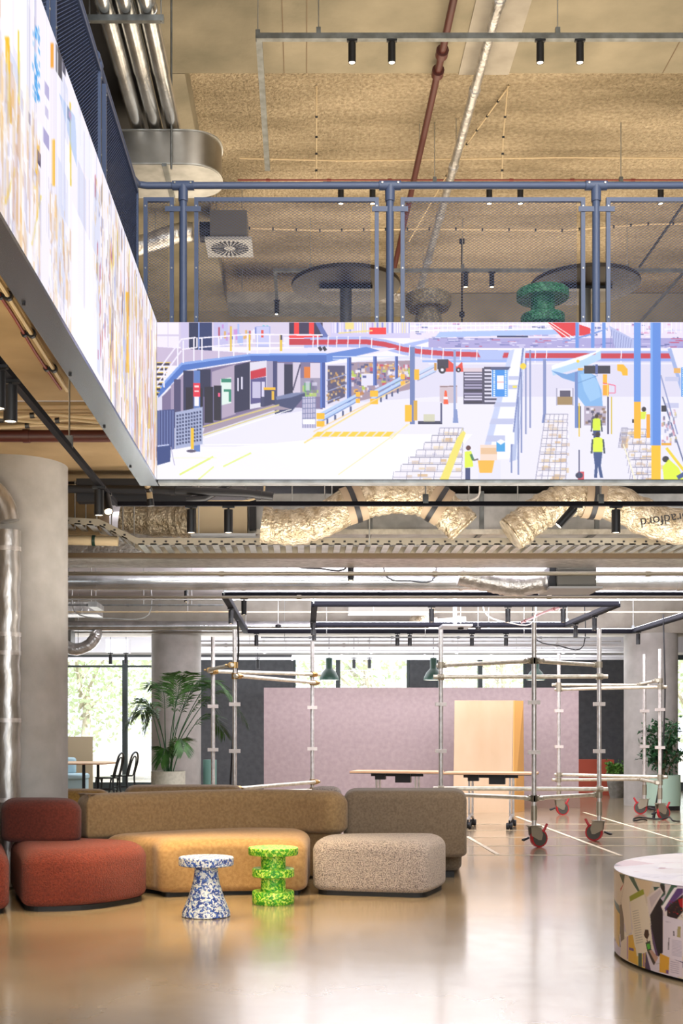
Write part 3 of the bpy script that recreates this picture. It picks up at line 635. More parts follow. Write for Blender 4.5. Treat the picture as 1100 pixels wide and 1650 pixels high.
xe = (1180-CX)/235
picture_mesh('screen_picture', attr_mat('lit_screen_front', .93), img, lambda u, v: (-1.009+u*(xe+1.009), 8.5+0*u, EYE+(CY-(520+253*v))/235), fs, fs.location)
MB().box((-1.0, 8.503, 2.995), (xe, 8.6, 4.075)).build('screen_casing', 'black', fs)
MB().box((-1.0, 8.49, 2.978), (xe, 8.6, 2.994)).build('bottom_rail', 'galv_dark', fs)
# left screen: picture on the plane X = -1.01 from y 3.2 to 8.5
d0, d1 = 3.2, 8.497
lc = Canvas(d0, 3.0, d1, 4.085, 78, 400)      # canvas x = depth, y = height measured down from the top
def LP(x, y):
    d = FOC*1.01/(CX-x); return (d, 3.0+(4.085-(EYE+(CY-y)*d/FOC)))
def pic2():
    r = random.Random(11); c = lc
    c.rect(d0, 3.0, d1, 4.085, 'f4f0fb')
    for k in range(46):   # soft pale vertical bands
        x = d0+r.random()*(d1-d0); w_ = .03+r.random()*.22; c.rect(x, 3.0+r.random()*.5, x+w_, 3.4+r.random()*.7, r.choice(['e6e2f4','dcd9ee','fbf9ff','d2d8f2','efe9f6','ffffff']), .7)
    for k in range(22): x = d0+r.random()*(d1-d0); c.rect(x, 3.0, x+.012, 3.1+r.random()*.9, r.choice(['b9bde0','8f96c4','cfcbe6']), .8)
    def mess(a, b, z0, z1, n, cols, sx=.05, sz=.05):
        n = int(n*.62); sz *= 2.2
        for k in range(n):
            x = a+r.random()*(b-a); z = z0+r.random()*(z1-z0); w_ = .008+r.random()*sx; h = .01+r.random()*sz; s_ = (r.random()-.5)*.04
            s_ = r.choice((-1, 1))*(.03+r.random()*.25)*w_*4; c.poly([(x,z),(x+w_,z+s_),(x+w_,z+h+s_),(x,z+h)], r.choice(cols), .5)
    pc = ['e6d0b4','dcb68a','ffffff','c9c4d8','cc9a70','f4eadd','b4b0cc','e6dcec','f0b860','ffffff']
    # px-guided pieces
    for (x0,y0,x1,y1,w_,col) in ((12,60,16,200,7,'f7c322'),(30,50,31,170,3,'ecd85a'),(86,225,86,300,5,'f2bc2c'),(62,235,56,305,4,'ecc23a'),(26,270,8,330,5,'f0cf3c'),(66,315,52,395,3,'f0d95c'),(113,165,114,300,2.5,'e6cc58'),(205,470,205,600,6,'f4c030'),(240,640,240,690,4,'f2cc58'),(30,185,28,215,3,'e9b63c'),(84,70,84,110,5,'f2a840')):
        a = LP(x0-w_/2, y0); b = LP(x0+w_/2, y0); e = LP(x1+w_/2, y1); f = LP(x1-w_/2, y1); c.poly([a, b, e, f], col)
    for k in range(60):
        x = 53+r.random()*11; y = 42+r.random()*115; a = LP(x, y); c.rect(a[0]-.012, a[1], a[0]+.012, a[1]+.02, r.choice(['2f9be6','3aa8f0','8cc8f6']))
    for (x, y, w_, h, col) in ((72,130,7,22,'b5b0da'),(70,205,9,24,'a9a4d2'),(60,240,6,22,'4a4468'),(52,270,9,22,'b6b2da'),(108,170,5,20,'2a2840'),(111,178,4,10,'e2506a'),(90,70,10,45,'3c3f50'),(100,95,6,20,'4c5068'),(73,170,5,16,'c8c4e4'),(46,180,3,18,'5a5684')):
        a = LP(x, y); b = LP(x+w_, y+w_*1.6); e = LP(x+w_, y+h+w_*1.6); f = LP(x, y+h); c.poly([a, b, e, f], col)
    mess(4.05, 4.75, 3.45, 4.085, 420, pc, .04, .09); mess(4.9, 5.35, 3.62, 4.085, 260, pc, .03, .06)
    a = LP(112,120)
    c.poly([LP(95,150), LP(122,190), LP(124,270), LP(115,240)], 'a9c4f0', .7); c.poly([LP(118,160), LP(150,240), LP(150,300), LP(126,260)], 'eef0ff', .8)
    c.rect(5.4, 3.5, 6.05, 4.085, 'faf8ff', .8)
    mess(5.95, 6.5, 3.1, 3.95, 300, pc+['b23a5c','3c4a9c','6d5a4a'], .03, .05); mess(6.4, 7.2, 3.0, 4.085, 520, pc+['8a6a5c','5a4a5c','f2d43c','9aa4dc','d8705c'], .04, .12)
    mess(7.2, 8.49, 3.0, 4.085, 760, pc+['b07a58','c8a0b4','7e6a80','f2d040','9aa4dc','d88a6c','e8d4e4'], .05, .16)
    mess(3.2, 4.1, 3.1, 4.0, 260, pc, .04, .1)
    for k in range(40): x = 4.2+r.random()*4.2; c.rect(x, 3.0+r.random()*.2, x+.012, 3.5+r.random()*.55, r.choice(['ffffff','f6f2fc','c9a060','b8a8c4']), .7)
    return c.done()
img2 = pic2()
ls = thing('video_screen', 'LED video wall running back along the left side, with colourful stretched warehouse picture', 'screen', (-1.07, 6.0, 3.0))
picture_mesh('screen_picture', attr_mat('lit_screen_left', .93), img2, lambda u, v: (-1.01+0*u, d0+u*(d1-d0), 4.085-1.085*v), ls, ls.location)
MB().box((-1.13, d0, 2.995), (-1.012, 8.58, 4.082)).build('screen_casing', 'black', ls)
MB().box((-1.135, d0, 2.978), (-1.008, 8.6, 2.993)).build('bottom_rail', 'under_strip', ls)
for i, (x, y) in enumerate(((113,588), (168,675), (210,740), (38,440))):
    k = (CX-x)/1.115; MB().lathe([(.008, 2.968), (.008, 2.98)], (-1.115, FOC/k, 0), 10).build('bolt', 'black', ls)

# ================================================================ BALUSTRADE
ZR, YB = 5.067, FOC/232
POSTX = [(295-CX)/232, (628-CX)/232, (960-CX)/232, (1292-CX)/232]
def mesh_sheet(w_, h, px=.0285, pz=.0195, t=.0021):
    mb = MB(); rows = int(h/pz)+1; cols = int(w_/px)
    for i in range(rows):
        for sgn in (1, -1):
            z = i*pz
            pts = []
            for j in range(2*cols+1):
                zz = z + sgn*(pz/2 if j % 2 else 0); pts.append((j*px/2, 0, min(max(zz, 0), h)))
            n = len(mb.v)
            for j, p in enumerate(pts): mb.v += [V((p[0], -.0015, p[2]-t)), V((p[0], .0015, p[2]+t))]
            for j in range(len(pts)-1): mb.f.append((n+2*j, n+2*j+2, n+2*j+3, n+2*j+1))
    return mb
def fence(label, a, b, z0, z1, side=False):
    L = abs(b-a); r = thing('mesh_railing', label, 'railing', ((a, YB, z0) if not side else (-1.145, a, z0)), None)
    x, y, z = r.location; t = .028; f = MB()
    f.box((x, y-.012, z0), (x+t, y+.012, z1)).box((x+L-t, y-.012, z0), (x+L, y+.012, z1)).box((x+t, y-.012, z1-t), (x+L-t, y+.012, z1)).box((x+t, y-.012, z0), (x+L-t, y+.012, z0+t))
    f.build('panel_frame', 'bluegrey', r)
    s_ = mesh_sheet(L-2*t, z1-z0-2*t); s_.v = [p+V((x+t, y, z0+t)) for p in s_.v]; s_.build('mesh_infill', 'mesh', r)
    for xx in (x+t/2, x+L-t/2):
        for zz in (z0+.15, (z0+z1)/2, z1-.06): MB().lathe([(.006, -.016), (.006, -.012)], (xx, y, zz), 8, 'Y').build('screw', 'galv', r)
    if side: r.rotation_euler = (0, 0, PI/2)
    return r
zt = EYE+(CY-319)/232
fence('short mesh railing panel in the corner where both video screens meet', -1.115, -.905, 4.0, zt)
fence('mesh railing panel left of the middle post, above the front screen', -.763, .517, 4.0, zt)
fence('wide mesh railing panel between the middle and right posts, above the front screen', .668, 1.948, 4.0, zt)
fence('mesh railing panel cut off by the right edge of the picture', 2.095, 3.375, 4.0, zt)
SP = [7.0-1.4*i for i in range(4)]
fence('mesh railing panel above the left screen, nearest the corner', 7.1, 8.5, 4.0, zt, True)
fence('mesh railing panel above the left screen, second from the corner', 5.66, 6.94, 4.0, zt, True)
fence('mesh railing panel above the left screen, nearest the camera', 4.2, 5.54, 4.0, zt, True)
rail = tag(MB().tube([(-1.175, 3.2, ZR), (-1.175, 8.5, ZR), (-1.15, 8.6, ZR), (-1.09, YB, ZR), (4.4, YB, ZR)], .024, 14).build('handrail', 'bluegrey', None, True), 'round blue-grey handrail bending around the upper level opening', 'handrail')
def post(x, y, label, side=False):
    r = thing('railing_post', label, 'post', (x, y, 3.7)); dy = 0
    MB().tube([(x, y, 3.7), (x, y, ZR-.03)], .027, 16).build('post_tube', 'bluegrey', r, True)
    t = MB(); 
    if side: t.tube([(x, y-.06, ZR), (x, y+.06, ZR)], .032, 14)
    else: t.tube([(x-.075, y, ZR), (x+.075, y, ZR)], .033, 14)
    t.tube([(x, y, ZR-.11), (x, y, ZR)], .034, 14); t.build('tee_coupling', 'bluegrey', r, True)
    if not side:
        MB().box((x-.125, y-.02, zt-.1), (x+.125, y-.012, zt-.065)).build('fixing_strap', 'bluegrey', r)
        for s_ in (-.055, .055): MB().lathe([(.007, -.038), (.007, -.03)], (x+s_, y, ZR+.008), 8, 'Y').build('grub_screw', 'galv', r)
    return r
for x, l in zip(POSTX, ('left round steel post of the front railing, near the corner', 'middle round steel post of the front railing', 'right round steel post of the front railing', 'round steel railing post beyond the right edge')):
    if x < 3: post(x, YB, l)
post(-1.175, 7.02, 'steel railing post on the left side, nearer the corner', True); post(-1.175, 5.6, 'steel railing post on the left side, nearer the camera', True)
# ================================================================ SPOTLIGHTS AND TRACKS
def make_spot(label, cat='light'):
    r = thing('spotlight', label, cat, (0, 0, 0)); r.location = (0, 0, -50)
    MB().lathe([(.033, -50.028), (.033, -50.2), (.029, -50.2), (.028, -50.17)], (0, 0, 0), 24, cap=True).build('housing', 'fixture', r, True)
    MB().lathe([(.026, -50.196), (.026, -50.186)], (0, 0, 0), 20).build('lens', 'lens', r, True)
    MB().box((-.045, -.016, -50.014), (.045, .016, -50.0)).build('track_adapter', 'fixture', r)
    MB().lathe([(.008, -50.03), (.008, -50.012)], (0, 0, 0), 10).build('stem', 'fixture', r)
    return r
PROTO = make_spot('x'); first_spot = [True]
def spot(p, label, group=None, tilt=None, rotz=0):
    if first_spot[0]: r = PROTO; r.location = p; r['label'] = label; first_spot[0] = False
    else: r = dup(PROTO, p, label)
    if group: r['group'] = group
    r.rotation_euler = (0, 0, rotz)
    if tilt:
        for ch in r.children:
            if ch.name.split('.')[0] in ('housing', 'lens'): ch.rotation_euler = tilt; ch.location = V((0, 0, 0)) 
    return r
# the three upper tracks
ZT = 7.3; H1 = ZT-EYE
def track(nm, label, segs, w_=.04, m='galv_dark', led=False, hang=None, z=None):
    r = thing(nm, label, 'track', segs[0][0]); mb = MB()
    for i, (a, b) in enumerate(segs):
        a = V(a); b = V(b); d = (b-a).normalized(); n = V((-d.y, d.x, 0))*w_/2; h = w_*.9
        if i % 2: a = a + d*w_*.5001; 
        MB().add([a+n, b+n, b-n, a-n]+[q+V((0,0,h)) for q in (a+n, b+n, b-n, a-n)], [(0,1,2,3),(4,5,6,7),(0,1,5,4),(1,2,6,5),(2,3,7,6),(3,0,4,7)]).build('track_bar', m, r)
        if led:
            n2 = n*.7
            q = [p+V((0,0,h+.001)) for p in (a+n2, b+n2, b-n2, a-n2)]
            MB().add(q+[p+V((0,0,.004)) for p in q], [(0,1,2,3),(4,5,6,7),(0,1,5,4),(1,2,6,5),(2,3,7,6),(3,0,4,7)]).build('led_strip', 'led', r)
    for (x, y) in (hang or ()):
        MB().tube([(x, y, segs[0][0][2]+w_), (x, y, z)], .006, 6).build('hanger_rod', 'galv', r); MB().box((x-.02, y-.02, segs[0][0][2]+w_*.5), (x+.02, y+.02, segs[0][0][2]+w_+.05)).build('bracket', 'galv_dark', r)
    return r
ya = FOC/185
def X1(x, k): return (x-CX)/k
track('ceiling_track', 'galvanised lighting track high across the upper ceiling, nearest row', [((X1(413,185), ya, ZT), (4.6, ya, ZT)), ((X1(417,185), ya, ZT), (X1(417,185), FOC/150, ZT))], .055, hang=[(X1(513,185), ya), (X1(898,185), ya), (X1(415,185), ya+.04)], z=7.72)
for i, x in enumerate((567, 631, 870, 934)): spot(V((X1(x,185), ya, ZT)), f'black cylindrical spotlight, {ORD[i]} from the left under the nearest upper track')
yb = FOC/146
track('ceiling_track', 'galvanised lighting track just visible behind the handrail, second row', [((X1(520,146), yb, ZT), (5.5, yb, ZT))], .045, hang=[(X1(700,146), yb), (X1(1000,146), yb)], z=8.0)
for i, x in enumerate((549, 600, 788, 838, 1064)): spot(V((X1(x,146), yb, ZT)), f'black cylindrical spotlight, {ORD[i]} from the left directly below the handrail line')
yc = FOC/123
track('ceiling_track', 'galvanised lighting track behind the mesh panels, farthest upper row', [((X1(440,123), yc, ZT), (6.2, yc, ZT)), ((X1(443,123), yc, ZT), (X1(443,123), FOC/114, ZT))], .045, hang=[(X1(500,123), yc), (X1(745,123), yc), (X1(1010,123), yc)], z=8.0)
for i, x in enumerate((750, 792)): spot(V((X1(x,123), yc, ZT)), f'black spotlight seen through the mesh, {("left","right")[i]} one of the pair below the farthest track')
spot(V((X1(443,123), FOC/115.5, ZT)), 'black spotlight at the left end of the farthest upper track')
# lower track round the opening
ZL = 2.95; kl = 217; yl = FOC/kl
track('lighting_track', 'black lighting track under the front screen, turning back along the left side', [((-1.40, yl, ZL), (4.8, yl, ZL)), ((-1.40, yl, ZL), (-1.40, 3.4, ZL))], .036, 'track', hang=[(-1.40, 7.4), (-1.40, 5.0), (.9, yl), (2.2, yl)], z=3.6)
for (x, l) in ((308, 'black spotlight hanging under the front screen, left one of a pair'), (368, 'black spotlight hanging under the front screen, right one of a pair'), (992, 'upright black spotlight hanging under the right end of the screen')):
    spot(V((X1(x,kl), yl, ZL)), l)
spot(V((X1(928,kl), yl, ZL)), 'tilted black spotlight aimed left below the right end of the front screen', tilt=(0, math.radians(42), 0))
spot(V((-1.40, FOC/229, ZL)), 'tilted black spotlight with glowing lens at the track corner', tilt=(math.radians(-38), math.radians(-16), 0))
spot(V((-1.40, FOC/236, ZL)), 'straight black spotlight just in front of the track corner')
spot(V((-1.40, FOC/338, ZL)), 'black spotlight near the left edge of the picture, fully visible')
spot(V((-1.40, FOC/352, ZL)), 'black spotlight cut off by the left edge of the picture')
# LED frames further back (uplit rectangles)
ZF = 2.88
def F(x, k): return (X1(x, k), FOC/k, ZF)
xl, xr, y0, y1 = -.95, 5.35, 14.9, 20.2
track('light_frame', 'large black rectangular light frame with glowing top, hung low in the hall', [((xl, y0, ZF), (xr, y0, ZF)), ((xl, y0, ZF), (xl, y1, ZF)), ((xl, y1, ZF), (xr, y1, ZF)), ((xr, y0, ZF), (xr, y1, ZF))], .08, 'track', led=True, hang=[(xl, y0), (2.2, y0), (xl, y1), (3, y1), (xr, y1)], z=3.6)
x2l, x2r, y20, y21 = .13, 4.02, 15.9, 19.0
track('light_frame', 'smaller black rectangular light frame nested inside the large one', [((x2l, y20, ZF), (x2r, y20, ZF)), ((x2l, y20, ZF), (x2l, y21, ZF)), ((x2l, y21, ZF), (x2r, y21, ZF)), ((x2r, y20, ZF), (x2r, y21, ZF))], .08, 'track', led=True, hang=[(x2l, y20), (x2r, y20), (x2l, y21), (x2r, y21)], z=3.6)
for i, (x, f) in enumerate(((393, y0), )): spot(V((X1(x, FOC/f), f, ZF)), 'black spotlight below the front left corner of the large light frame')
spot(V((xl, 16.1, ZF)), 'black spotlight below the left side of the large light frame')
for i, x in enumerate((413, 640, 660, 760, 815)): spot(V((X1(x, FOC/y1), y1, ZF)), f'small black spotlight, {ORD[i]} from the left under the far bar of the large frame')
spot(V((xr-.0, y1-.3, ZF)), 'small black spotlight at the far right corner of the large frame')
for i, x in enumerate((695, 818, 907)): spot(V((X1(x, FOC/y20), y20, ZF)), f'black spotlight, {ORD[i]} from the left under the near bar of the nested frame')
spot(V((x2l, 18.0, ZF)), 'black spotlight below the left side of the nested light frame')
spot(V((x2l+.02, y21, ZF)), 'black spotlight at the far left corner of the nested frame')
spot(V((x2r, 17.2, ZF)), 'black spotlight below the right side of the nested frame, nearer one')
spot(V((x2r, 18.4, ZF)), 'black spotlight below the right side of the nested frame, farther one')
def hung(p, ztop, l):
    r = spot(p, l); rod = MB().tube([(0, 0, 0), (0, 0, ztop-p.z)], .005, 6)
    rod.v = [q+V(r.location) for q in rod.v]; rod.build('drop_rod', 'black', r); return r
hung(P(565, 905, 150), 3.6, 'single black spotlight hanging between the ducts in the middle')
hung(P(106, 900, 150), 3.6, 'single black spotlight beside the big left column')
hung(P(300, 949, 105), 3.6, 'grey cylinder light hanging alone left of the light frames')
for i, (x, k) in enumerate(((178, 90), (203, 88), (415, 88), (570, 84), (595, 84))): hung(P(x, 1052 if i < 2 else 1060, k), 3.6, f'tiny black spotlight before the far windows, {ORD[i]} from the left')
# warm beams of the spotlights
for (p, t, e, s_) in (((-1.4, 8.6, 2.74), (-.9, 8.7, 0), 60, 70), ((X1(308,kl), yl, 2.74), (-.7, 8.9, 0), 55, 62), ((X1(368,kl), yl, 2.74), (-.4, 9.2, 0), 50, 62), ((-1.4, 6.0, 2.74), (-1.2, 7.4, 0), 50, 80), ((X1(928,kl), yl, 2.74), (1.2, 9.8, .2), 24, 60), ((X1(992,kl), yl, 2.74), (2.3, 8.6, 0), 25, 60), ((0, yl-.05, 2.8), (-.2, 9.3, .3), 26, 70)):
    spotlight('spot_beam', p, t, e*3.0, (1, .76, .42), s_)
for x in (567, 631, 870, 934): spotlight('spot_beam', (X1(x,185), ya, ZT-.21), (X1(x,185)+.1, ya, 3.9), 60, WARM, 70)

# ================================================================ UPPER LEVEL SERVICES
def pipe(nm, label, pts, r, m, cat='pipe', joints=(), seg=14, jm=None, jr=1.18, jl=.05, hang=None, zt_=8.0):
    pts = [V(p) for p in pts]; o = thing(nm, label, cat, pts[0]); MB().tube(pts, r, seg).build('pipe_run', m, o, True)
    for t in joints:
        L = len(pts)-1; i = min(int(t*L), L-1); f = t*L-i; p = pts[i].lerp(pts[i+1], f); d = (pts[i+1]-pts[i]).normalized()*jl/2
        MB().tube([p-d, p+d], r*jr, seg).build('coupling', jm or m, o, True)
    if hang:
        for t in hang:
            L = len(pts)-1; i = min(int(t*L), L-1); f = t*L-i; p = pts[i].lerp(pts[i+1], f)
            MB().tube([p, (p.x, p.y, zt_)], .005, 6).build('hanger_rod', 'galv', o)
    return o
for i, (x, l) in enumerate(((-1.12, 'right of the three parallel spiral ducts at the upper left'), (-1.27, 'middle of the three parallel spiral ducts at the upper left'), (-1.42, 'left of the three parallel spiral ducts at the upper left'))):
    o = pipe('spiral_duct', 'shiny galvanised round duct, ' + l, [(x, 4.0, 6.45), (x, 9.7, 6.45)], .068, 'duct', 'duct', joints=(.3, .62, .86), jr=1.05, jl=.06, seg=24)
    MB().tube([(x, 9.7, 6.45), (x, 10.9, 6.45)], .062, 24).build('duct_end', 'duct', o, True)
s_ = thing('strut_hanger', 'slotted steel strut carrying the three round ducts', 'bracket', (-1.27, 8.85, 6.34))
MB().box((-1.55, 8.83, 6.335), (-1.0, 8.87, 6.378)).build('strut', 'galv_dark', s_)
for x in (-1.53, -1.02): MB().tube([(x, 8.85, 6.33), (x, 8.85, 6.595 if x < -1.2 else 7.99)], .006, 6).build('threaded_rod', 'galv', s_)
# flat oval duct crossing behind the round ducts
zo0, zo1 = 6.07, 6.37
pts = round_poly([(-5.5, 10.5), (-.72, 10.5), (-.72, 11.15), (-5.5, 11.15)], [.01, .32, .32, .01], 14)
ov = thing('oval_duct', 'big flat-oval metal duct with rounded end in the upper left corner', 'duct', (-2.2, 10.8, zo0))
MB().prism(pts, zo0+.004, zo1).build('duct_shell', 'brass_duct', ov, True)
MB().prism(pts, zo0, zo0+.0035).build('duct_underside', 'galv', ov)
tag(MB().box((-2.4, 3.6, 6.6), (-1.16, 11.3, 6.9)).tube([(-1.9, 7, 6.9), (-1.9, 7, 7.99)], .01, 6).build('supply_duct', 'black'), 'large dark duct above the three shiny round ducts', 'duct')
for zz in (zo0+.004, zo1-.012):
    q = [(p[0]*1.0+.0, p[1]) for p in round_poly([(-5.5, 10.488), (-.708, 10.488), (-.708, 11.162), (-5.5, 11.162)], [.01, .33, .33, .01], 14)]
    MB().prism(q, zz, zz+.01).build('seam', 'galv', ov)
MB().tube([(-1.12, 10.47, zo0-.05), (-1.12, 10.47, 7.70)], .009, 8).build('threaded_rod', 'galv_dark', ov); MB().box((-1.2, 10.46, zo0-.03), (-1.16, 11.2, zo0-.004)).build('strut', 'galv_dark', ov)
# pipes running into the distance
pipe('sprinkler_pipe', 'dark red sprinkler pipe running back along the upper ceiling', [(1.30, 9.5, 7.60), (1.28, 12.4, 7.62), (1.25, 19.0, 7.8)], .035, 'red_pipe', joints=(.36, .42), jr=1.7, jl=.09, hang=(.2, .6, .8))
pipe('insulated_pipe', 'bright silver foil-wrapped pipe running back along the upper ceiling', [(1.69, 9.0, 7.57), (1.67, 12.4, 7.57), (1.64, 18.4, 7.57)], .047, 'foil_silver', joints=(.25, .47, .62, .73, .85, .93), jr=1.2, jl=.09, seg=16, hang=(.3, .6, .9))
pipe('sprinkler_pipe', 'thin red pipe crossing the upper ceiling above the handrail', [(-.8, 14.9, 7.9), (6.5, 14.9, 7.9)], .011, 'red_thin', joints=tuple(.05+.1*i for i in range(9)), jr=1.6, seg=8)
pipe('conduit', 'thin grey cable conduit crossing the upper ceiling', [(-.75, 14.4, 7.93), (.5, 14.4, 7.90), (3, 14.4, 7.94), (6.5, 14.4, 7.92)], .009, 'cable_tan', joints=(.1, .2, .3, .4, .5, .6, .7, .8), jr=1.8, jl=.02, seg=8)
pipe('conduit', 'tan cable run sagging behind the mesh panels', [(-1.3, 15.9, 7.75), (.2, 15.9, 7.70), (1.6, 15.9, 7.72), (3.3, 15.9, 7.70), (4.4, 15.9, 7.78), (6, 15.9, 7.8)], .012, 'cable_tan', joints=tuple(.04*i for i in range(1, 24)), jr=1.7, jl=.02, seg=8, jm='black')
for (x, ya_, yb_, k, l) in ((510, 165, 290, 140, 'left'), (818, 165, 290, 140, 'right')):
    a = P(x, ya_, FOC/12.9); pipe('cable_drop', f'{l} cable dropping from the sprayed ceiling above the handrail', [(a.x, 12.9, 7.99), (a.x, 13.2, 7.6), (a.x, 13.3, 7.2)], .008, 'cable_tan', 'cable', joints=(.3, .5, .7, .9), jr=1.8, jl=.02, seg=6, jm='black')
pipe('cable_drop', 'slanting cable beside the right drop above the handrail', [(2.13, 12.9, 7.99), (1.75, 14.2, 7.85), (1.35, 16.0, 7.6)], .008, 'cable_tan', 'cable', joints=(.1, .2, .3, .4, .5, .6), jr=1.8, jl=.02, seg=6, jm='black')
pipe('cable_drop', 'thick black cable slanting down at the far upper right', [P(1100, 330, 128), P(1062, 385, 124), P(1030, 430, 120)], .016, 'black', 'cable', seg=8)
pipe('conduit', 'steel strut slanting at the lower right behind the mesh', [P(1100, 440, 118), P(1030, 520, 118)], .02, 'galv_dark', seg=8)
pipe('suspension_rod', 'black suspension rod with clamp behind the middle mesh panel', [P(744, 386, 118), P(744, 520, 118)], .012, 'black', 'rod', joints=(.02, .9), jr=3, jl=.06, seg=8)
# air diffuser box
k = 130; dif = thing('air_diffuser', 'grey plenum box with square swirl diffuser below, behind the left mesh panel', 'vent', P(370, 400, k))
c0 = P(369, 398, 130)
MB().box((c0.x-.22, 15.15, c0.z+.02), (c0.x+.23, 15.6, c0.z+.36)).build('plenum_box', 'grey_box', dif)
MB().box((c0.x-.28, 15.1, c0.z-.02), (c0.x+.29, 15.67, c0.z+.015)).build('diffuser_plate', 'plate', dif)
for j in range(24):
    a = 2*PI*j/24; cx_, cy_ = c0.x+.01, 15.38; u = V((math.cos(a), math.sin(a), 0)); n = V((-u.y, u.x, 0))
    q = [V((cx_, cy_, c0.z-.024))+u*.07+n*.005, V((cx_, cy_, c0.z-.024))+u*.23+n*.016, V((cx_, cy_, c0.z-.024))+u*.23-n*.012, V((cx_, cy_, c0.z-.024))+u*.07-n*.003]
    MB().add(q+[p+V((0,0,.003)) for p in q], [(0,1,2,3),(4,5,6,7),(0,1,5,4),(1,2,6,5),(2,3,7,6),(3,0,4,7)]).build('slot', 'slot', dif)
for dx in (-.16, .16): MB().tube([(c0.x+dx, 15.4, c0.z+.36), (c0.x+dx, 15.4, 8.0)], .006, 6).build('hanger_rod', 'galv', dif)
MB().tube([(c0.x-.36, 15.4, c0.z+.19), (c0.x-.225, 15.4, c0.z+.19)], .12, 20).build('spigot', 'black', dif, True)
def flex(nm, label, pts, r, m, seg=20, n=10, amp=.05, squash=1.0, straps=(), cat='duct'):
    P_ = arc_smooth(pts, n); rr = random.Random(len(label)); rs = [r*(1+amp*(rr.random()-.5)*2) for _ in P_]
    o = thing(nm, label, cat, P_[0]); MB().tube(P_, rs, seg, squash=squash).build('duct_sleeve', m, o, True)
    q_ = P_[len(P_)//3]; MB().tube([q_+V((0, 0, r)), (q_.x, q_.y, 3.6 if q_.z < 3.6 else 7.99)], .006, 6).build('hanger_rod', 'galv', o)
    for t in straps:
        i = int(t*(len(P_)-1)); d = (P_[min(i+1, len(P_)-1)]-P_[i-1]).normalized()
        MB().tube([P_[i]-d*.085, P_[i]+d*.085], r*1.09, seg, squash=squash).build('tape_band', 'kraft', o, True)
        MB().tube([P_[i]-d*.022, P_[i]+d*.022], r*1.13, seg, squash=squash).build('strap', 'black', o, True)
    return o
flex('flexible_duct', 'silver flexible duct feeding the swirl diffuser, upper left behind mesh', [P(200, 402, 130), P(250, 388, 130), P(285, 376, 130), P(312, 374, 130)], .12, 'foil_silver')
tag(MB().box((-1.1, 17.7, 7.40), (X1(560,113), 18.3, 7.55)).tube([(-.9, 18, 7.5), (-.9, 18, 7.99)], .01, 6).tube([(.3, 18, 7.5), (.3, 18, 7.99)], .01, 6).build('rectangular_duct', 'galv'), 'flat galvanised duct crossing behind the left mesh panel', 'duct')
tag(MB().box((X1(565,113), 17.7, 7.40), (X1(650,113), 18.3, 7.53)).tube([(1.0, 18, 7.5), (1.0, 18, 7.99)], .01, 6).build('rectangular_duct', 'foil_silver'), 'short silver duct behind the round cafe table on the upper level', 'duct')
# upper cafe tables and stools standing on the upper floor
def cafe_table(cx, cy, label):
    r = thing('cafe_table', label, 'table', (cx, cy, 3.942)); z = 3.942
    MB().lathe([(.41, z+.715), (.415, z+.73), (.41, z+.745)], (cx, cy, 0), 48).build('tabletop', 'disc_under', r, True)
    MB().lathe([(.045, z+.02), (.045, z+.69)], (cx, cy, 0), 20).build('pedestal', 'grey_box', r, True)
    MB().box((cx-.2, cy-.03, z+.69), (cx+.2, cy+.03, z+.714)).build('cross_brace', 'black', r)
    MB().lathe([(.24, z), (.24, z+.012), (.05, z+.03)], (cx, cy, 0), 32).build('base', 'black', r, True)
cafe_table(X1(557,212), FOC/212, 'round cafe table on the upper level, left of the tan stool')
cafe_table(X1(942,212), FOC/212, 'round cafe table on the upper level, behind the green stool')
def lathe_stool(c, prof, m, label):
    r = thing('side_stool', label, 'stool', c); nm = ('foot', 'stem', 'top')
    return r
def stool3(c, label, m, parts, hs=1.0):
    r = thing('stool', label, 'stool', c)
    for nm, prof in parts: MB().lathe([(a, b*hs+c[2]) for a, b in prof], (c[0], c[1], 0), 48).build(nm, m, r, True)
    return r
bob = lambda rt, rm, rb, rn: (('base', [(rb-.006, 0), (rb, .008), (rb, .088), (rb-.006, .095)]), ('stem', [(rn, .095), (rn, .2)]), ('middle_disc', [(rm-.006, .2), (rm, .206), (rm, .257), (rm-.006, .263)]), ('upper_stem', [(rn, .263), (rn, .362)]), ('seat', [(rt-.006, .362), (rt, .369), (rt, .412), (rt-.006, .418)]))
stool3((X1(874,226), FOC/226, 3.942), 'dark green speckled stool on the upper level behind the mesh', 'green_chip2', bob(.185, .155, .155, .085), 1.14)
stool3((X1(690,223), FOC/223, 3.942), 'tan speckled stool on the upper level behind the mesh', 'tan_chip', (('base', [(.17, 0), (.17, .02), (.08, .33)]), ('seat', [(.145, .33), (.165, .36), (.165, .412), (.16, .418)])), 1.16)

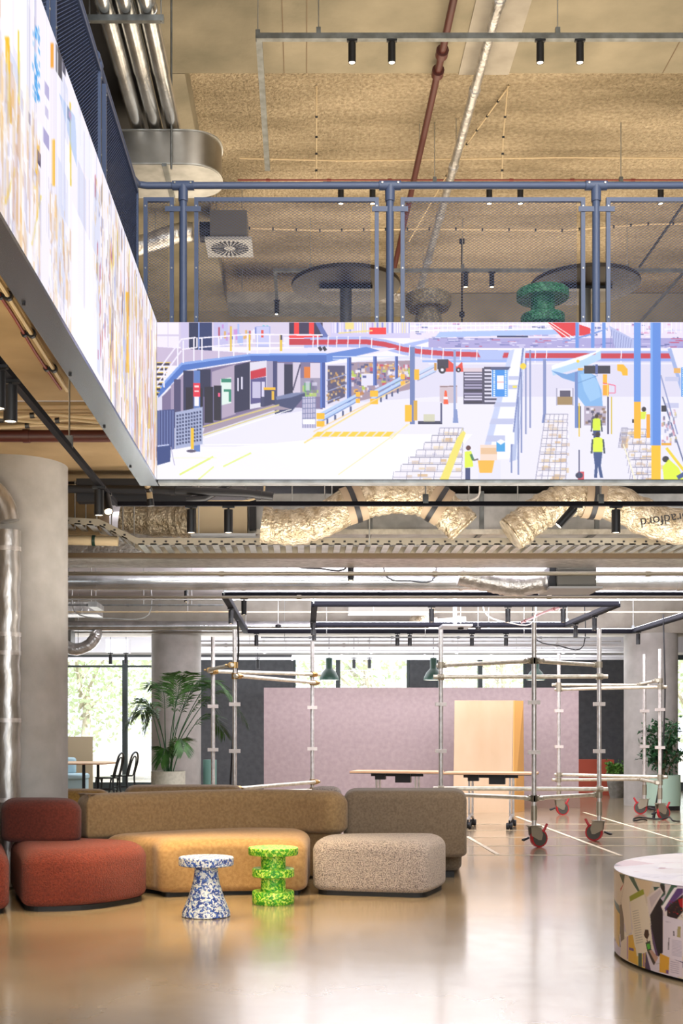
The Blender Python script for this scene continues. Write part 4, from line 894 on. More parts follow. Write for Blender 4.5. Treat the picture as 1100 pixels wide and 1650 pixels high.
# ================================================================ LOWER CEILING SERVICES
kd = 184
flex('flexible_duct', 'crumpled foil flexible duct humping under the screen, left of centre', [P(422, 845, kd), P(470, 850, kd), P(520, 838, kd), P(570, 812, kd), P(630, 800, kd), P(690, 806, kd), P(728, 832, kd), P(748, 852, kd)], .155, 'foil', straps=(.44, .76), amp=.06)
dz = flex('flexible_duct', 'crumpled foil flexible duct with brand print, under the right of the screen', [P(822, 862, kd), P(838, 850, kd), P(870, 826, kd), P(915, 806, kd), P(955, 805, kd), P(1000, 815, kd), P(1060, 842, kd), P(1130, 850, kd), P(1200, 830, kd)], .155, 'foil', straps=(.5,), amp=.06)
def text(s, loc, rot, size, m, nm, parent=None, ext=.0005):
    cu = bpy.data.curves.new(nm, 'FONT'); cu.body = s; cu.size = size; cu.align_x = 'CENTER'; cu.align_y = 'CENTER'; cu.extrude = ext
    o = bpy.data.objects.new(nm, cu); C.objects.link(o); o.rotation_euler = rot; cu.materials.append(M[m])
    q = V((0, 0, 0)); p = parent
    while p: q += V(p.location); p = p.parent
    o.parent = parent; o.location = V(loc)-q
    bpy.context.view_layer.update(); me = bpy.data.meshes.new_from_object(o.evaluated_get(bpy.context.evaluated_depsgraph_get())); n = bpy.data.objects.new(nm, me); C.objects.link(n); n.parent = parent; n.location = o.location; n.rotation_euler = rot
    bpy.data.objects.remove(o); return n
tp = P(1062, 842, kd); text('Bradford', (tp.x, tp.y-.168, tp.z-.0), (PI/2, math.radians(172), 0), .12, 'black', 'printed_word', dz)
# galvanised rectangular duct behind the flexible ones
rd = thing('rectangular_duct', 'long plain rectangular duct behind the foil flexible ducts', 'duct', (2.5, 11.6, 3.12))
MB().box((X1(400,172), 11.6, 3.15), (5.2, 12.3, 3.5)).build('duct_body', 'galv', rd)
for x in (X1(596,172), X1(775,172), X1(960,172)): MB().box((x-.02, 11.58, 3.13), (x+.02, 12.32, 3.52)).build('flange', 'galv_dark', rd)
MB().box((X1(400,172), 11.575, 3.118), (5.2, 11.598, 3.165)).build('bottom_rail', 'alu_rail', rd)
# cooling unit with diffuser at left
u = thing('air_diffuser', 'grey plenum box with diffuser plate hanging below, left under the screen', 'vent', P(357, 870, 175)); q = P(357, 862, 175)
MB().box((X1(316,175), q.y, q.z+.01), (X1(398,175), q.y+.5, q.z+.32)).build('plenum_box', 'beige_panel', u)
MB().box((X1(308,175), q.y-.05, q.z-.015), (X1(412,175), q.y+.62, q.z+.008)).build('diffuser_plate', 'plate', u)
MB().lathe([(.22, q.z-.018), (.22, q.z-.0155)], (X1(360,175), q.y+.28, 0), 32).build('swirl_opening', 'slot', u)
for j in range(16):
    a = 2*PI*j/16; uu = V((math.cos(a), math.sin(a), 0)); nn = V((-uu.y, uu.x, 0))*.012; cc = V((X1(360,175), q.y+.28, q.z-.022))
    MB().add([cc+uu*.05+nn, cc+uu*.21+nn, cc+uu*.21-nn, cc+uu*.05-nn]+[p+V((0,0,.003)) for p in (cc+uu*.05+nn, cc+uu*.21+nn, cc+uu*.21-nn, cc+uu*.05-nn)], [(0,1,2,3),(4,5,6,7),(0,1,5,4),(1,2,6,5),(2,3,7,6),(3,0,4,7)]).build('vane', 'plate', u)
MB().box((X1(401,175), q.y+.05, q.z+.06), (X1(412,175), q.y+.4, q.z+.34)).build('dark_collar', 'black', u)
for xx in (X1(320,175), X1(394,175)): MB().tube([(xx, q.y+.25, q.z+.3), (xx, q.y+.25, 3.6)], .006, 6).build('hanger_rod', 'galv', u)
flex('flexible_duct', 'gold-brown foil duct section left of the hanging diffuser box', [P(196, 828, 170), P(240, 836, 170), P(290, 838, 171), P(318, 835, 172)], .16, 'foil', amp=.08)
flex('flexible_duct', 'brown foil duct hidden behind the big left column', [P(95, 840, 168), P(130, 838, 168), P(165, 832, 168)], .13, 'foil', amp=.05)
# cable tray: two flanges and slanted rungs, with a branch at the left
def tray(label, a, b, w_, z, rung=.11):
    a = V(a); b = V(b); d = (b-a); L = d.length; d.normalize(); n = V((-d.y, d.x, 0)).normalized(); r = thing('cable_tray', label, 'cable tray', a)
    for s_ in (0, w_):
        f = MB(); e = n*s_; f.add([a+e, b+e, b+e+V((0,0,.06)), a+e+V((0,0,.06)), a+e+n*.004, b+e+n*.004, b+e+n*.004+V((0,0,.06)), a+e+n*.004+V((0,0,.06))], [(0,1,2,3),(4,5,6,7),(0,1,5,4),(1,2,6,5),(2,3,7,6),(3,0,4,7)])
        f.build('side_flange', 'zinc', r)
    h = MB(); i = 0
    while i*rung < L-.06:
        p = a+d*(i*rung); q = a+d*(i*rung+rung*.52)
        h.add([p, q, q+n*w_, p+n*w_]+[v_+V((0,0,.012)) for v_ in (p, q, q+n*w_, p+n*w_)], [(0,1,2,3),(4,5,6,7),(0,1,5,4),(1,2,6,5),(2,3,7,6),(3,0,4,7)]); i += 1
    o = h.build('rungs', 'galv', r); o['kind'] = 'stuff'
    hb = MB()
    for j in range(int(L/.1)): p = a+d*(.05+j*.1)-n*.0015+V((0,0,.03)); hb.box((p.x-.01, p.y-.001, p.z-.008), (p.x+.01, p.y+.001, p.z+.008))
    o = hb.build('punched_holes', 'slot', r); o['kind'] = 'stuff'
    for t in (.2, .5, .8):
        p = a+d*L*t+n*w_*.5; MB().tube([p, (p.x, p.y, 3.6)], .006, 6).build('hanger_rod', 'galv', r)
tray('long slotted cable tray crossing beneath the foil ducts', (X1(222,180), 11.12, 2.95), (5.4, 11.12, 2.95), .52, 2.95)
tray('short cable tray branch stepping up at the left by the column', (X1(100,180), 11.12, 3.14), (X1(160,180), 11.12, 3.12), .5, 3.1)
tray('slanting cable tray piece joining the two trays at left', (X1(160,180), 11.12, 3.12), (X1(222,180), 11.12, 2.95), .5, 3.1)
tag(MB().box((XL, 11.8, 2.93), (6, 11.88, 2.975)).build('strut_channel', 'bronze'), 'dark bronze strut channel just below the cable tray', 'strut')
tag(MB().box((-2.6, 12.5, 3.02), (6.2, 13.2, 3.3)).build('insulated_duct', 'foil_silver'), 'wide flat silver-foil duct behind the cable tray', 'duct')
pipe('conduit', 'brown conduit running level below the flat silver duct', [(-2.7, 13.26, 2.965), (6.4, 13.26, 2.965)], .022, 'zinc', joints=(.2, .45, .7, .9), jr=1.4)
pipe('spiral_duct', 'long shiny spiral duct crossing the hall at mid height', [(-3.2, 14.3, 3.01), (6.8, 14.3, 3.01)], .1, 'duct', 'duct', joints=(.08, .25, .5, .62, .75, .9), jr=1.07, jl=.04, seg=28, hang=(.3, .7), zt_=3.6)
pipe('conduit', 'thin brown pipe directly under the long spiral duct', [(-3, 14.6, 2.86), (6.8, 14.6, 2.86)], .016, 'zinc', joints=(.3, .6), jr=1.5)
fl = flex('flexible_duct', 'wrinkled foil duct drooping into the dark box right of centre', [P(740, 925, 148), P(770, 932, 148), P(805, 940, 148), P(840, 943, 148), P(878, 936, 148)], .12, 'foil_silver', amp=.05)
u = thing('air_diffuser', 'dark grey plenum box with wide diffuser plate, right of centre', 'vent', P(918, 950, 148)); q = P(918, 950, 148)
MB().box((X1(893,148), q.y-.15, q.z+.01), (X1(955,148), q.y+.3, q.z+.26)).build('plenum_box', 'grey_box', u)
MB().box((X1(878,148), q.y-.25, q.z-.015), (X1(962,148), q.y+.4, q.z+.008)).build('diffuser_plate', 'plate', u)
MB().box((X1(882,148), q.y-.1, q.z+.02), (X1(892,148), q.y+.2, q.z+.24)).build('dark_collar', 'black', u)
for xx in (X1(897,148), X1(950,148)): MB().tube([(xx, q.y, q.z+.26), (xx, q.y, 3.6)], .006, 6).build('hanger_rod', 'galv', u)
pipe('spiral_duct', 'brownish spiral duct running along the concrete beam', [(-4.5, 20.8, 2.99+.06), (2.2, 20.8, 3.05)], .085, 'duct', 'duct', joints=(.3, .5, .65, .85), jr=1.08, jl=.04, seg=24)
flex('flexible_duct', 'small foil bend where the beam duct turns upward', [P(668, 1000, 97), P(680, 1000, 98), P(690, 990, 98), P(690, 975, 98)], .1, 'foil', n=5)
pipe('insulated_pipe', 'thick pale pipe with silver collars right of the foil bend', [P(690, 1005, 102), P(750, 1000, 102)], .07, 'alu_rail', joints=(.2, .8), jr=1.3)
flex('flexible_duct', 'curled silver flexible duct near the left windows', [P(90, 1030, 96), P(118, 1046, 96), P(142, 1040, 96), P(155, 1025, 96), P(152, 1018, 96)], .1, 'foil_silver', amp=.06)
tag(MB().box((X1(100,96), FOC/96, 2.78), (X1(114,96), FOC/96+.4, 3.25)).build('cooling_unit', 'grey_box'), 'small grey air unit beside the left column', 'air unit')
tag(MB().box((X1(95,110), FOC/110, 3.0), (X1(157,110), FOC/110+.5, 3.18)).build('insulated_duct', 'foil_silver'), 'boxy silver duct end beside the left column', 'duct')
tag(MB().box((X1(170,80), FOC/80, 2.88), (X1(206,80), FOC/80+.4, 3.15)).build('cooling_unit', 'white'), 'white ceiling cassette box in front of the left windows', 'air unit')
for i, (y, k, r_, x0, x1, m) in enumerate(((1040, 92, .03, 250, 1010, 'white_pipe'), (1033, 95, .012, 323, 1000, 'galv'), (1049, 88, .035, 323, 1010, 'white_pipe'), (1057, 84, .02, 470, 1005, 'white_pipe'), (1061, 80, .03, 110, 1012, 'white_pipe'), (1027, 100, .014, 420, 950, 'galv_dark'), (975, 115, .012, 103, 360, 'galv_dark'), (966, 122, .01, 103, 1100, 'galv'), (986, 110, .01, 103, 1100, 'cable_tan'))):
    a = P(x0, y, k); b = P(x1, y, k); pipe('ceiling_pipe', f'{("white","thin grey","thick white","slim white","pale","dark","thin dark","thin steel","thin tan")[i]} pipe below the far ceiling, {ORD[i]} of the crossing runs', [a, b], r_, m, joints=(.15, .4, .6, .85), jr=1.5, jl=.04, seg=10, hang=(.2, .5, .8), zt_=3.6)
pipe('sprinkler_pipe', 'red sprinkler branch at the right below the far ceiling', [P(945, 935, 128), P(938, 968, 116), P(880, 985, 112), P(840, 1003, 106)], .018, 'red_pipe', joints=(.35, .6, .95), jr=1.5, seg=10)
pipe('conduit', 'black sagging pipe at the left just under the front screen', [P(108, 788, 184), P(250, 789, 186), P(400, 795, 190), P(440, 800, 190)], .035, 'black', joints=(.4, .8))
pipe('conduit', 'black bent pipe rising behind the pair of spotlights', [P(300, 806, 188), P(330, 803, 188), P(350, 792, 188), P(368, 782, 188), (X1(368,188), FOC/188, 3.6)], .03, 'black')
pipe('conduit', 'tan bundled cable drop at the corner of the screens', [P(236, 778, 224), P(240, 790, 222), P(243, 815, 222)], .022, 'cable_tan', 'cable', joints=(.4, .9), jr=1.2, jm='black')
for i, (x, y0_, y1_) in enumerate(((285, 780, 815), (320, 780, 860), (523, 775, 815), (755, 775, 825), (595, 790, 880))):
    pipe('hanger_rod', f'thin steel hanger rod under the screen, {ORD[i]} counted from the left', [P(x, y1_, 183), (X1(x,183), FOC/183, 3.6)], .006, 'galv', 'rod', seg=6)
# left soffit: red main, conduits and cables alongside the left screen
pipe('sprinkler_pipe', 'thick dark red pipe crossing above the big left column', [(-3.4, 9.3, 3.49), (-1.2, 9.3, 3.49)], .045, 'red_pipe', joints=(.6,), jr=1.15)
for i, (x, m, r_, e) in enumerate(((-1.22, 'cable_tan', .016, 9.0), (-1.27, 'cable_white', .012, 9.1), (-1.33, 'red_thin', .01, 9.2), (-1.48, 'cable_tan', .018, 8.9), (-1.56, 'cable_tan', .014, 8.9), (-1.62, 'red_thin', .01, 8.8), (-1.36, 'black', .012, 8.2))):
    rr = random.Random(i); pts = [(x+(rr.random()-.5)*.05, y, 3.57-rr.random()*.03) for y in [3.0+.75*j for j in range(int((e-3)/.75)+1)]]
    pipe('cable_run', ('tan', 'white', 'red', 'thick tan', 'slim tan', 'thin red', 'black')[i] + ' cable running under the left soffit, ' + ORD[i] + ' from the screen', arc_smooth(pts, 4), r_, m, 'cable', joints=tuple(.07+.12*j for j in range(8)), jr=1.9, jl=.03, jm='black', seg=8)
for i, (y, x0) in enumerate(((8.9, -3.0), (9.0, -2.6), (9.1, -3.2))):
    pts = [(x0+j*(-1.25-x0)/6, y, 3.55-.02*(j % 2)-.012*i) for j in range(7)]
    pipe('cable_run', f'pale cable crossing above the red pipe, {("front","middle","rear")[i]} one of three', arc_smooth(pts, 4), .012, 'cable_tan', 'cable', joints=(.3, .6, .9), jr=1.8, jl=.03, jm='black', seg=8)
# insulated riser at the left edge
xk = 197
ris = thing('insulated_riser', 'tall silver foil-wrapped riser pipe beside the red sofa', 'pipe', (X1(14,xk), FOC/xk, 0))
pts = [(X1(13,xk)+(.006 if j % 3 else -.004), FOC/xk, .02+j*.1) for j in range(30)]
MB().tube(pts, .098, 20).build('foil_sleeve', 'riser', ris, True)
for z in (.7, 1.35, 1.9, 2.05, 2.75): MB().tube([(X1(13,xk), FOC/xk, z), (X1(13,xk), FOC/xk, z+.035)], .106, 20).build('tape_band', 'alu', ris, True)
MB().tube(arc_smooth([P(-40, 770, xk), P(-10, 790, xk), P(8, 815, xk), P(14, 840, xk)], 5), .085, 18).build('elbow_branch', 'riser', ris, True)
pipe('insulated_pipe', 'dull grey pipe rising behind the silver elbow', [(X1(24,192), FOC/192, 2.4), (X1(24,192), FOC/192, 3.6)], .045, 'conc_grey')

# more services between the ducts
pipe('conduit', 'pale pipe stub with yellow band left of the slanting cable tray', [P(104, 870, 176), P(190, 872, 176)], .045, 'cable_tan', joints=(.55,), jr=1.15, jl=.03, jm='green_lamp')
tag(MB().box((-2.0, 10.9, 3.3), (-1.0, 11.05, 3.5)).build('rectangular_duct', 'black'), 'dark flat duct just under the left end of the front screen', 'duct')
tag(MB().box((.2, 12.6, 3.32), (6, 12.95, 3.55)).build('insulated_duct', 'foil'), 'gold-brown flat duct high behind the rectangular duct', 'duct')
tag(MB().box((X1(435,150)+.0, 13.2, 3.06), (X1(500,150), 13.24, 3.10)).tube([(X1(460,150), 13.22, 3.1), (X1(460,150), 13.22, 3.6)], .005, 6).build('emergency_light', 'black'), 'small black fitting under the flat silver duct, left of centre', 'light')
tag(MB().box((X1(143,118), 16.9, 2.98), (X1(157,118), 17.5, 3.05)).tube([(X1(146,118), 17.0, 3.0), (X1(146,118), 17.0, 3.6)], .006, 6).build('batten_bracket', 'galv'), 'short slanted steel bracket left of the lone grey cylinder light', 'bracket')
rr = random.Random(21)
for i, (x0, y0_, x1, y1_, k, sag, m, l) in enumerate(((250, 783, 420, 800, 182, .10, 'cable_tan', 'tan cable drooping behind the pair of spotlights'), (470, 905, 560, 912, 150, .05, 'black', 'thin black cable looping under the flat silver duct'), (690, 785, 770, 800, 182, .08, 'cable_white', 'white cable drooping between the two foil humps'), (620, 925, 700, 930, 142, .06, 'black', 'thin black cable sagging by the long spiral duct'), (780, 985, 860, 1000, 110, .10, 'cable_white', 'white cable sagging above the far bar of the light frame'), (860, 1025, 940, 1040, 98, .08, 'black', 'black cable sagging near the far right corner of the frame'), (120, 985, 240, 990, 112, .08, 'galv', 'steel cable sagging in front of the concrete beam at left'))):
    a = P(x0, y0_, k); b = P(x1, y1_, k); mid = a.lerp(b, .5)-V((0, 0, sag)); a2 = V((a.x, a.y, 3.59)); b2 = V((b.x, b.y, 3.59))
    pipe('cable_run', l, arc_smooth([a2, a, mid, b, b2], 5), .009, m, 'cable', seg=6)
for i, (x, y, k) in enumerate(((448, 1007, 108), (742, 1010, 108), (770, 1010, 108), (618, 945, 136), (838, 960, 125))):
    a = P(x, y, k); r = thing('ceiling_sensor', f'small black ceiling sensor between the light frames, {ORD[i]} of five', 'sensor', a)
    MB().lathe([(.02, a.z-.045), (.045, a.z-.035), (.045, a.z), (.015, a.z+.01)], (a.x, a.y, 0), 16).build('sensor_body', 'black', r, True); MB().tube([(a.x, a.y, a.z+.005), (a.x, a.y, 3.6)], .005, 6).build('drop_rod', 'galv', r)
tag(MB().box((X1(560,100), 19.6, 3.15), (X1(690,100), 20.0, 3.4)).build('cooling_unit', 'grey_box'), 'grey ceiling unit above the nested light frame', 'air unit')
tag(MB().box((X1(705,106), 18.2, 2.83), (X1(752,106), 18.85, 2.86)).tube([(X1(728,106), 18.5, 2.86), (X1(728,106), 18.5, 3.6)], .03, 8).build('air_diffuser', 'plate'), 'square pale diffuser plate below the far bar of the light frame', 'vent')
# ================================================================ SEATING
def Q(x, k): return ((x-CX)/k, FOC/k)
def seat_module(name, label, foot, h, m, back=None, backm=None, bh=.745, rt=.09, rb=.05, rad=.16, bz0=None, brt=.09, cat='sofa', plinth=True):
    c = (sum(p[0] for p in foot)/len(foot), sum(p[1] for p in foot)/len(foot)); r = thing(name, label, cat, (c[0], c[1], 0))
    fp = round_poly(foot, rad) if rad else foot
    if plinth:
        sc = [(c[0]+(p[0]-c[0])*.93, c[1]+(p[1]-c[1])*.93) for p in fp]; MB().prism(sc, 0, .035).build('plinth', 'plinth', r)
    mb = MB(); cushion(mb, fp, .03, h, rt, rb); mb.build('seat', m, r, True)
    if back:
        mb = MB(); cushion(mb, back, h-.02 if bz0 is None else bz0, bh, brt, .05 if bz0 is None else .04); mb.build('backrest', backm or m, r, True)
    return r
# red modules at the left
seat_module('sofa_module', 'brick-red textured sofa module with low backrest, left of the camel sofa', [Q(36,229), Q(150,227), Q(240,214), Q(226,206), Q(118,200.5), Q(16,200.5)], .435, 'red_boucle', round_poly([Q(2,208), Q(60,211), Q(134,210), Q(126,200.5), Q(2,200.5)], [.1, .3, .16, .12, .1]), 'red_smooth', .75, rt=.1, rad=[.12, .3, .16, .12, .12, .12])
seat_module('sofa_module', 'red sofa module cut off by the left edge of the picture', [Q(-220,232), Q(16,232), Q(4,202), Q(-220,202)], .435, 'red_boucle', round_poly([Q(-230,210), Q(-9,210), Q(-12,202), Q(-230,202)], .1), 'red_smooth', .75, rad=.12)
# camel curved sofa
front = [Q(256,211), Q(330,208), Q(410,206.5), Q(494,208)]
inner = [Q(138,199), Q(165,197.5), Q(260,191), Q(330,187), Q(400,184.5), Q(470,185.5), Q(536,190)]
ins = [(p[0], p[1]) for p in [V((*q_, 0)) for q_ in inner]]
ic = [(v.x, v.y) for v in arc_smooth([(*p, 0) for p in inner], 6)]
def offset(c_, d): 
    out = []
    for i in range(len(c_)):
        a = V(c_[max(i-1, 0)]); b = V(c_[min(i+1, len(c_)-1)]); t = (b-a).normalized(); out.append((c_[i][0]-t.y*d, c_[i][1]+t.x*d))
    return out
oc = offset(ic, .27)
seatfoot = [front[0], front[1], front[2], front[3], Q(505,190)] + [p for p in ic[::-1] if Q(175,199)[0] < p[0] < Q(500,187)[0]] + [Q(175,199), Q(246,203)]
r = thing('curved_sofa', 'long curved camel-coloured sofa with low rounded backrest', 'sofa', (*Q(350,200), 0))
fp = seatfoot
cx_ = sum(p[0] for p in fp)/len(fp); cy_ = sum(p[1] for p in fp)/len(fp)
def offin(poly, d):
    A = sum(poly[i][0]*poly[(i+1) % len(poly)][1]-poly[(i+1) % len(poly)][0]*poly[i][1] for i in range(len(poly))); s_ = 1 if A > 0 else -1; out = []
    for i in range(len(poly)):
        a = V(poly[i-1]); b = V(poly[(i+1) % len(poly)]); t = (b-a).normalized(); out.append((poly[i][0]-t.y*d*s_, poly[i][1]+t.x*d*s_))
    return out
f2 = [front[0]] + [front[1], front[2], front[3], Q(500,190)] + [p for p in offset(ic, .06)[::-1] if Q(180,198)[0] < p[0] < Q(496,187)[0]] + [Q(166,198.5), Q(247,206)]
f2 = round_poly(f2, [.14, .3, .3, .12] + [.05]*(len(f2)-4), 5)
MB().prism(offin(f2, .06), 0, .035).build('plinth', 'plinth', r)
mb = MB(); cushion(mb, f2, .03, .44, .09, .05); mb.build('seat', 'beige', r, True)
bk = round_poly(ic + oc[::-1], .0001, 1); bk = ic + oc[::-1]
bk = round_poly([ic[0]] + ic[3:-3:2] + [ic[-1], oc[-1]] + oc[3:-3:2][::-1] + [oc[0]], .11, 5)
mb = MB(); cushion(mb, bk, .40, .765, .1, .05); mb.build('backrest', 'beige_back', r, True)
mb = MB(); mb.prism(offin(bk, .06), .03, .42); mb.build('back_support', 'beige_back', r)
# modules standing behind it
seat_module('sofa_module', 'grey boucle sofa back peeking out behind the camel sofa, its right end', [Q(420,174), Q(548,174), Q(548,150), Q(420,150)], .43, 'grey_boucle', round_poly([Q(500,180.5), Q(549,181.5), Q(550,175), Q(500,174.5)], .07), 'grey_boucle', .775, bz0=.1, brt=.06)
seat_module('sofa_module', 'mustard sofa back peeking out behind the red backrest', [Q(20,172), Q(170,172), Q(170,150), Q(20,150)], .43, 'mustard', round_poly([Q(10,176), Q(182,174), Q(180,168), Q(10,168)], .1), 'mustard', .735, bz0=.1, brt=.12)
seat_module('sofa_module', 'boucle sofa back just visible above the left of the camel sofa', [Q(205,170), Q(390,170), Q(390,150), Q(205,150)], .43, 'beige_back', round_poly([Q(200,172), Q(392,171), Q(392,165), Q(200,165)], .1), 'beige_back', .762, bz0=.1)
r = seat_module('sofa_module', 'taupe sofa module turned away, with a tall flat backrest', [Q(566,181), Q(744,181), Q(738,158), Q(560,158)], .40, 'taupe', round_poly([Q(553,186), Q(752,187), Q(750,177), Q(556,176)], .085), 'taupe', .765, bz0=.19, brt=.085, rad=.12, plinth=False)
MB().box((*Q(590,180), 0), (Q(590,180)[0]+.1, FOC/180+.06, .05)).build('foot', 'plinth', r); MB().box((*Q(715,184), 0), (Q(715,184)[0]+.09, FOC/184+.06, .05)).build('foot', 'plinth', r)
seat_module('ottoman', 'speckled grey boucle ottoman in front of the taupe sofa', [Q(500,206.5), Q(688,211), Q(720,199), Q(708,192), Q(522,194)], .435, 'grey_boucle', rt=.085, rad=[.13, .1, .12, .14, .14], cat='ottoman')
# stools in front
kb_ = 233; stool3((X1(332,kb_), FOC/kb_, 0), 'blue and white speckled stool with flared foot, on the floor', 'blue_chip', (('base', [(.160, 0), (.168, .006), (.165, .03), (.125, .13), (.096, .22), (.084, .28), (.08, .35)]), ('seat', [(.183, .35), (.19, .356), (.19, .404), (.184, .41)])))
kg = 217; stool3((X1(440,kg), FOC/kg, 0), 'bright green speckled stool of stacked discs, on the floor', 'green_chip', bob(.186, .156, .156, .092))

# ================================================================ COLLAGE DRUM TABLE
DX, DY, DR, DH = 3.04, 6.9, 1.28, .49
dt = thing('drum_table', 'big low round table covered in a collage of papers, right edge', 'table', (DX, DY, 0))
def side_angle(x, y=None):   # leftmost visible arc, photo x -> angle on the cylinder front
    t = (x-CX)/FOC; # ray X = t*Y ; solve circle
    a_ = t*t+1; b_ = -2*(t*DX+DY); c_ = DX*DX+DY*DY-DR*DR; Y = (-b_-math.sqrt(max(b_*b_-4*a_*c_, 0)))/(2*a_); return math.atan2(Y-DY, t*Y-DX) % (2*PI), Y
def SP_(x, y):
    th, Y = side_angle(max(x, 988.2)); return (th, DH-(EYE+(CY-y)*Y/FOC)) 
cs = Canvas(PI*.85, 0, PI*1.75, DH, 230, 560)
def dpic():
    c = cs; r = random.Random(5); c.rect(PI*.8, 0, PI*1.8, DH, 'd8c8b4')
    pal = ['e3d6c6','d9cbbd','e8dccc','cfc2cc','d5c4b0','c9b8c8']
    for k in range(90):
        x = PI*.85+r.random()*PI*.9; y = r.random()*DH; a = r.random()*3; w_, h = .06+r.random()*.06, .1+r.random()*.1
        pts = [(x+(u*math.cos(a)-v*math.sin(a)), y+(u*math.sin(a)+v*math.cos(a))) for u, v in ((-w_,-h),(w_,-h),(w_,h),(-w_,h))]
        c.poly(pts, r.choice(pal+['dcae4a','3f5a50','e0b95c','4b3a58','8a6a7a']))
        for j in range(5): q0 = pts[0]; t0 = .2+.13*j; A_ = (pts[0][0]*(1-t0)+pts[3][0]*t0, pts[0][1]*(1-t0)+pts[3][1]*t0); B_ = (pts[1][0]*(1-t0)+pts[2][0]*t0, pts[1][1]*(1-t0)+pts[2][1]*t0); c.line(A_[0]*.8+B_[0]*.2, A_[1]*.8+B_[1]*.2, A_[0]*.3+B_[0]*.7, A_[1]*.3+B_[1]*.7, .003, 'a2968e', .7)
    def pp(pts, col, al=1): c.poly([SP_(x, y) for x, y in pts], col, al)
    def L(x0, y0, x1, y1, w_, col): pp([(x0, y0-w_/2), (x1, y1-w_/2), (x1, y1+w_/2), (x0, y0+w_/2)], col)
    z = lambda x, y: (970+x/6.877, 1360+y/6.875)
    def Z(pts, col, al=1): pp([z(*p) for p in pts], col, al)
    Z([(110,560),(190,700),(200,800),(190,1180),(115,1000)], 'd8ae45'); Z([(110,300),(180,310),(240,460),(190,700),(120,580)], 'e0cfba'); Z([(190,330),(250,340),(235,450)], '3c4a34'); Z([(240,440),(205,530),(200,500)], 'c04a40')
    Z([(128,590),(185,690),(200,800),(150,720)], '4b6358'); Z([(190,690),(215,680),(240,850),(245,1090),(205,1120)], '6d5a48'); Z([(180,1020),(205,1170),(195,1175)], '3f5648')
    Z([(255,370),(300,370),(390,530),(300,640),(330,1000),(270,1040),(215,660)], 'e2d2bf'); Z([(290,350),(350,370),(415,520),(395,530)], '435c50'); Z([(360,380),(560,420),(500,600),(440,510)], 'ddc3a2')
    Z([(210,1110),(330,1020),(390,1390),(270,1330),(200,1280)], 'e0ceba'); Z([(290,1040),(340,1030),(395,1380),(290,1330)], 'dba93c'); Z([(298,1175),(350,1190),(350,1220),(298,1205)], '6a4a86'); L(*z(280,1060), *z(279,1300), 1, 'a26a9a')
    Z([(275,1050),(284,1050),(284,1310),(275,1310)], '9c6a98')
    Z([(300,590),(455,500),(465,560),(310,655)], '93982f'); Z([(305,650),(465,565),(540,900),(570,1190),(385,1280),(330,900)], 'e2d3bf')
    for k in range(14): Z([(335+k*3,760+k*28),(400+k*4,740+k*28),(401+k*4,748+k*28),(336+k*3,768+k*28)], '9f948a', .8)
    Z([(495,590),(660,460),(690,520),(540,780),(520,830)], 'dcccc8'); Z([(520,600),(640,500),(655,540),(545,720)], 'c6b5b8'); Z([(645,480),(690,560),(700,500),(680,450),(640,440)], '33302e')
    Z([(400,1240),(438,1240),(438,1400),(400,1390)], '41594f'); Z([(455,1240),(468,1240),(468,1400),(455,1400)], '8c5f88')
    Z([(530,800),(640,600),(672,640),(672,1230),(620,1280),(560,1090)], '241f28'); Z([(530,880),(620,1270),(600,1280),(560,1130)], '5a4168')
    Z([(690,430),(780,440),(720,600),(650,700),(700,820),(720,830)], 'dfd0cf'); Z([(765,450),(840,450),(700,680),(655,690)], '41604f'); Z([(800,480),(894,480),(894,500),(690,740),(660,700)], 'efe6e8'); Z([(830,490),(894,490),(894,540),(700,760),(690,720)], '5f4278'); Z([(715,720),(894,560),(894,760),(820,850),(720,810)], '2e2228')
    for k in range(26): x = 720+r.random()*170; y = 620+r.random()*180; Z([(x,y),(x+14,y),(x+14,y+12),(x,y+12)], r.choice(['7a1c24','a6242c','3c4a30','55302c','8c5a50']))
    Z([(840,620),(894,600),(894,720),(860,700)], 'a81f28')
    Z([(675,800),(894,860),(894,1340),(672,1270)], 'd9ccd6'); Z([(835,930),(870,930),(865,1060),(828,1050)], 'a8986a')
    for k in range(12): Z([(770,1080+k*16),(880,1100+k*16),(880,1106+k*16),(770,1086+k*16)], 'a598ac', .8)
    for k in range(6): Z([(700+k*3,870+k*3),(760,880),(760,884),(700,874)], 'b3a6b4', .8)
    Z([(785,985),(795,985),(800,1035),(790,1040)], '3a3236'); Z([(735,1060),(745,1060),(738,1200),(728,1200)], '4a4046')
    Z([(640,1240),(745,1290),(735,1480),(632,1455)], 'd59c38'); Z([(745,1290),(894,1350),(894,1520),(740,1480)], 'd4c4cc')
    for k in range(6): Z([(755,1330+k*24),(850,1350+k*24),(850,1357+k*24),(755,1337+k*24)], 'a294a4')
    Z([(705,1430),(735,1435),(735,1478),(705,1470)], '6e4a80')
    Z([(500,1210),(540,1190),(620,1290),(575,1380)], 'b98f7c'); Z([(500,1220),(520,1215),(590,1350),(570,1380)], '3c302c'); Z([(480,1120),(530,1095),(545,1200),(500,1220)], '2c3a2a'); Z([(492,1140),(524,1125),(535,1185),(505,1200)], '4fae3a')
    Z([(462,1030),(475,970),(510,970),(520,1030),(500,1080),(475,1060)], '3a1f1a'); Z([(492,1080),(500,1080),(505,1115),(497,1115)], '5a2c22')
    return c.done()
im = dpic()
picture_mesh('paper_wrap', attr_mat('collage_wrap', rough=.35), im, lambda u, v: (DX+DR*np.cos(PI*.85+u*PI*.9), DY+DR*np.sin(PI*.85+u*PI*.9), DH-.002-(DH-.022)*v), dt, dt.location)
MB().lathe([(DR-.03, 0), (DR-.03, .021)], (DX, DY, 0), 96).build('plinth', 'plinth', dt, True)
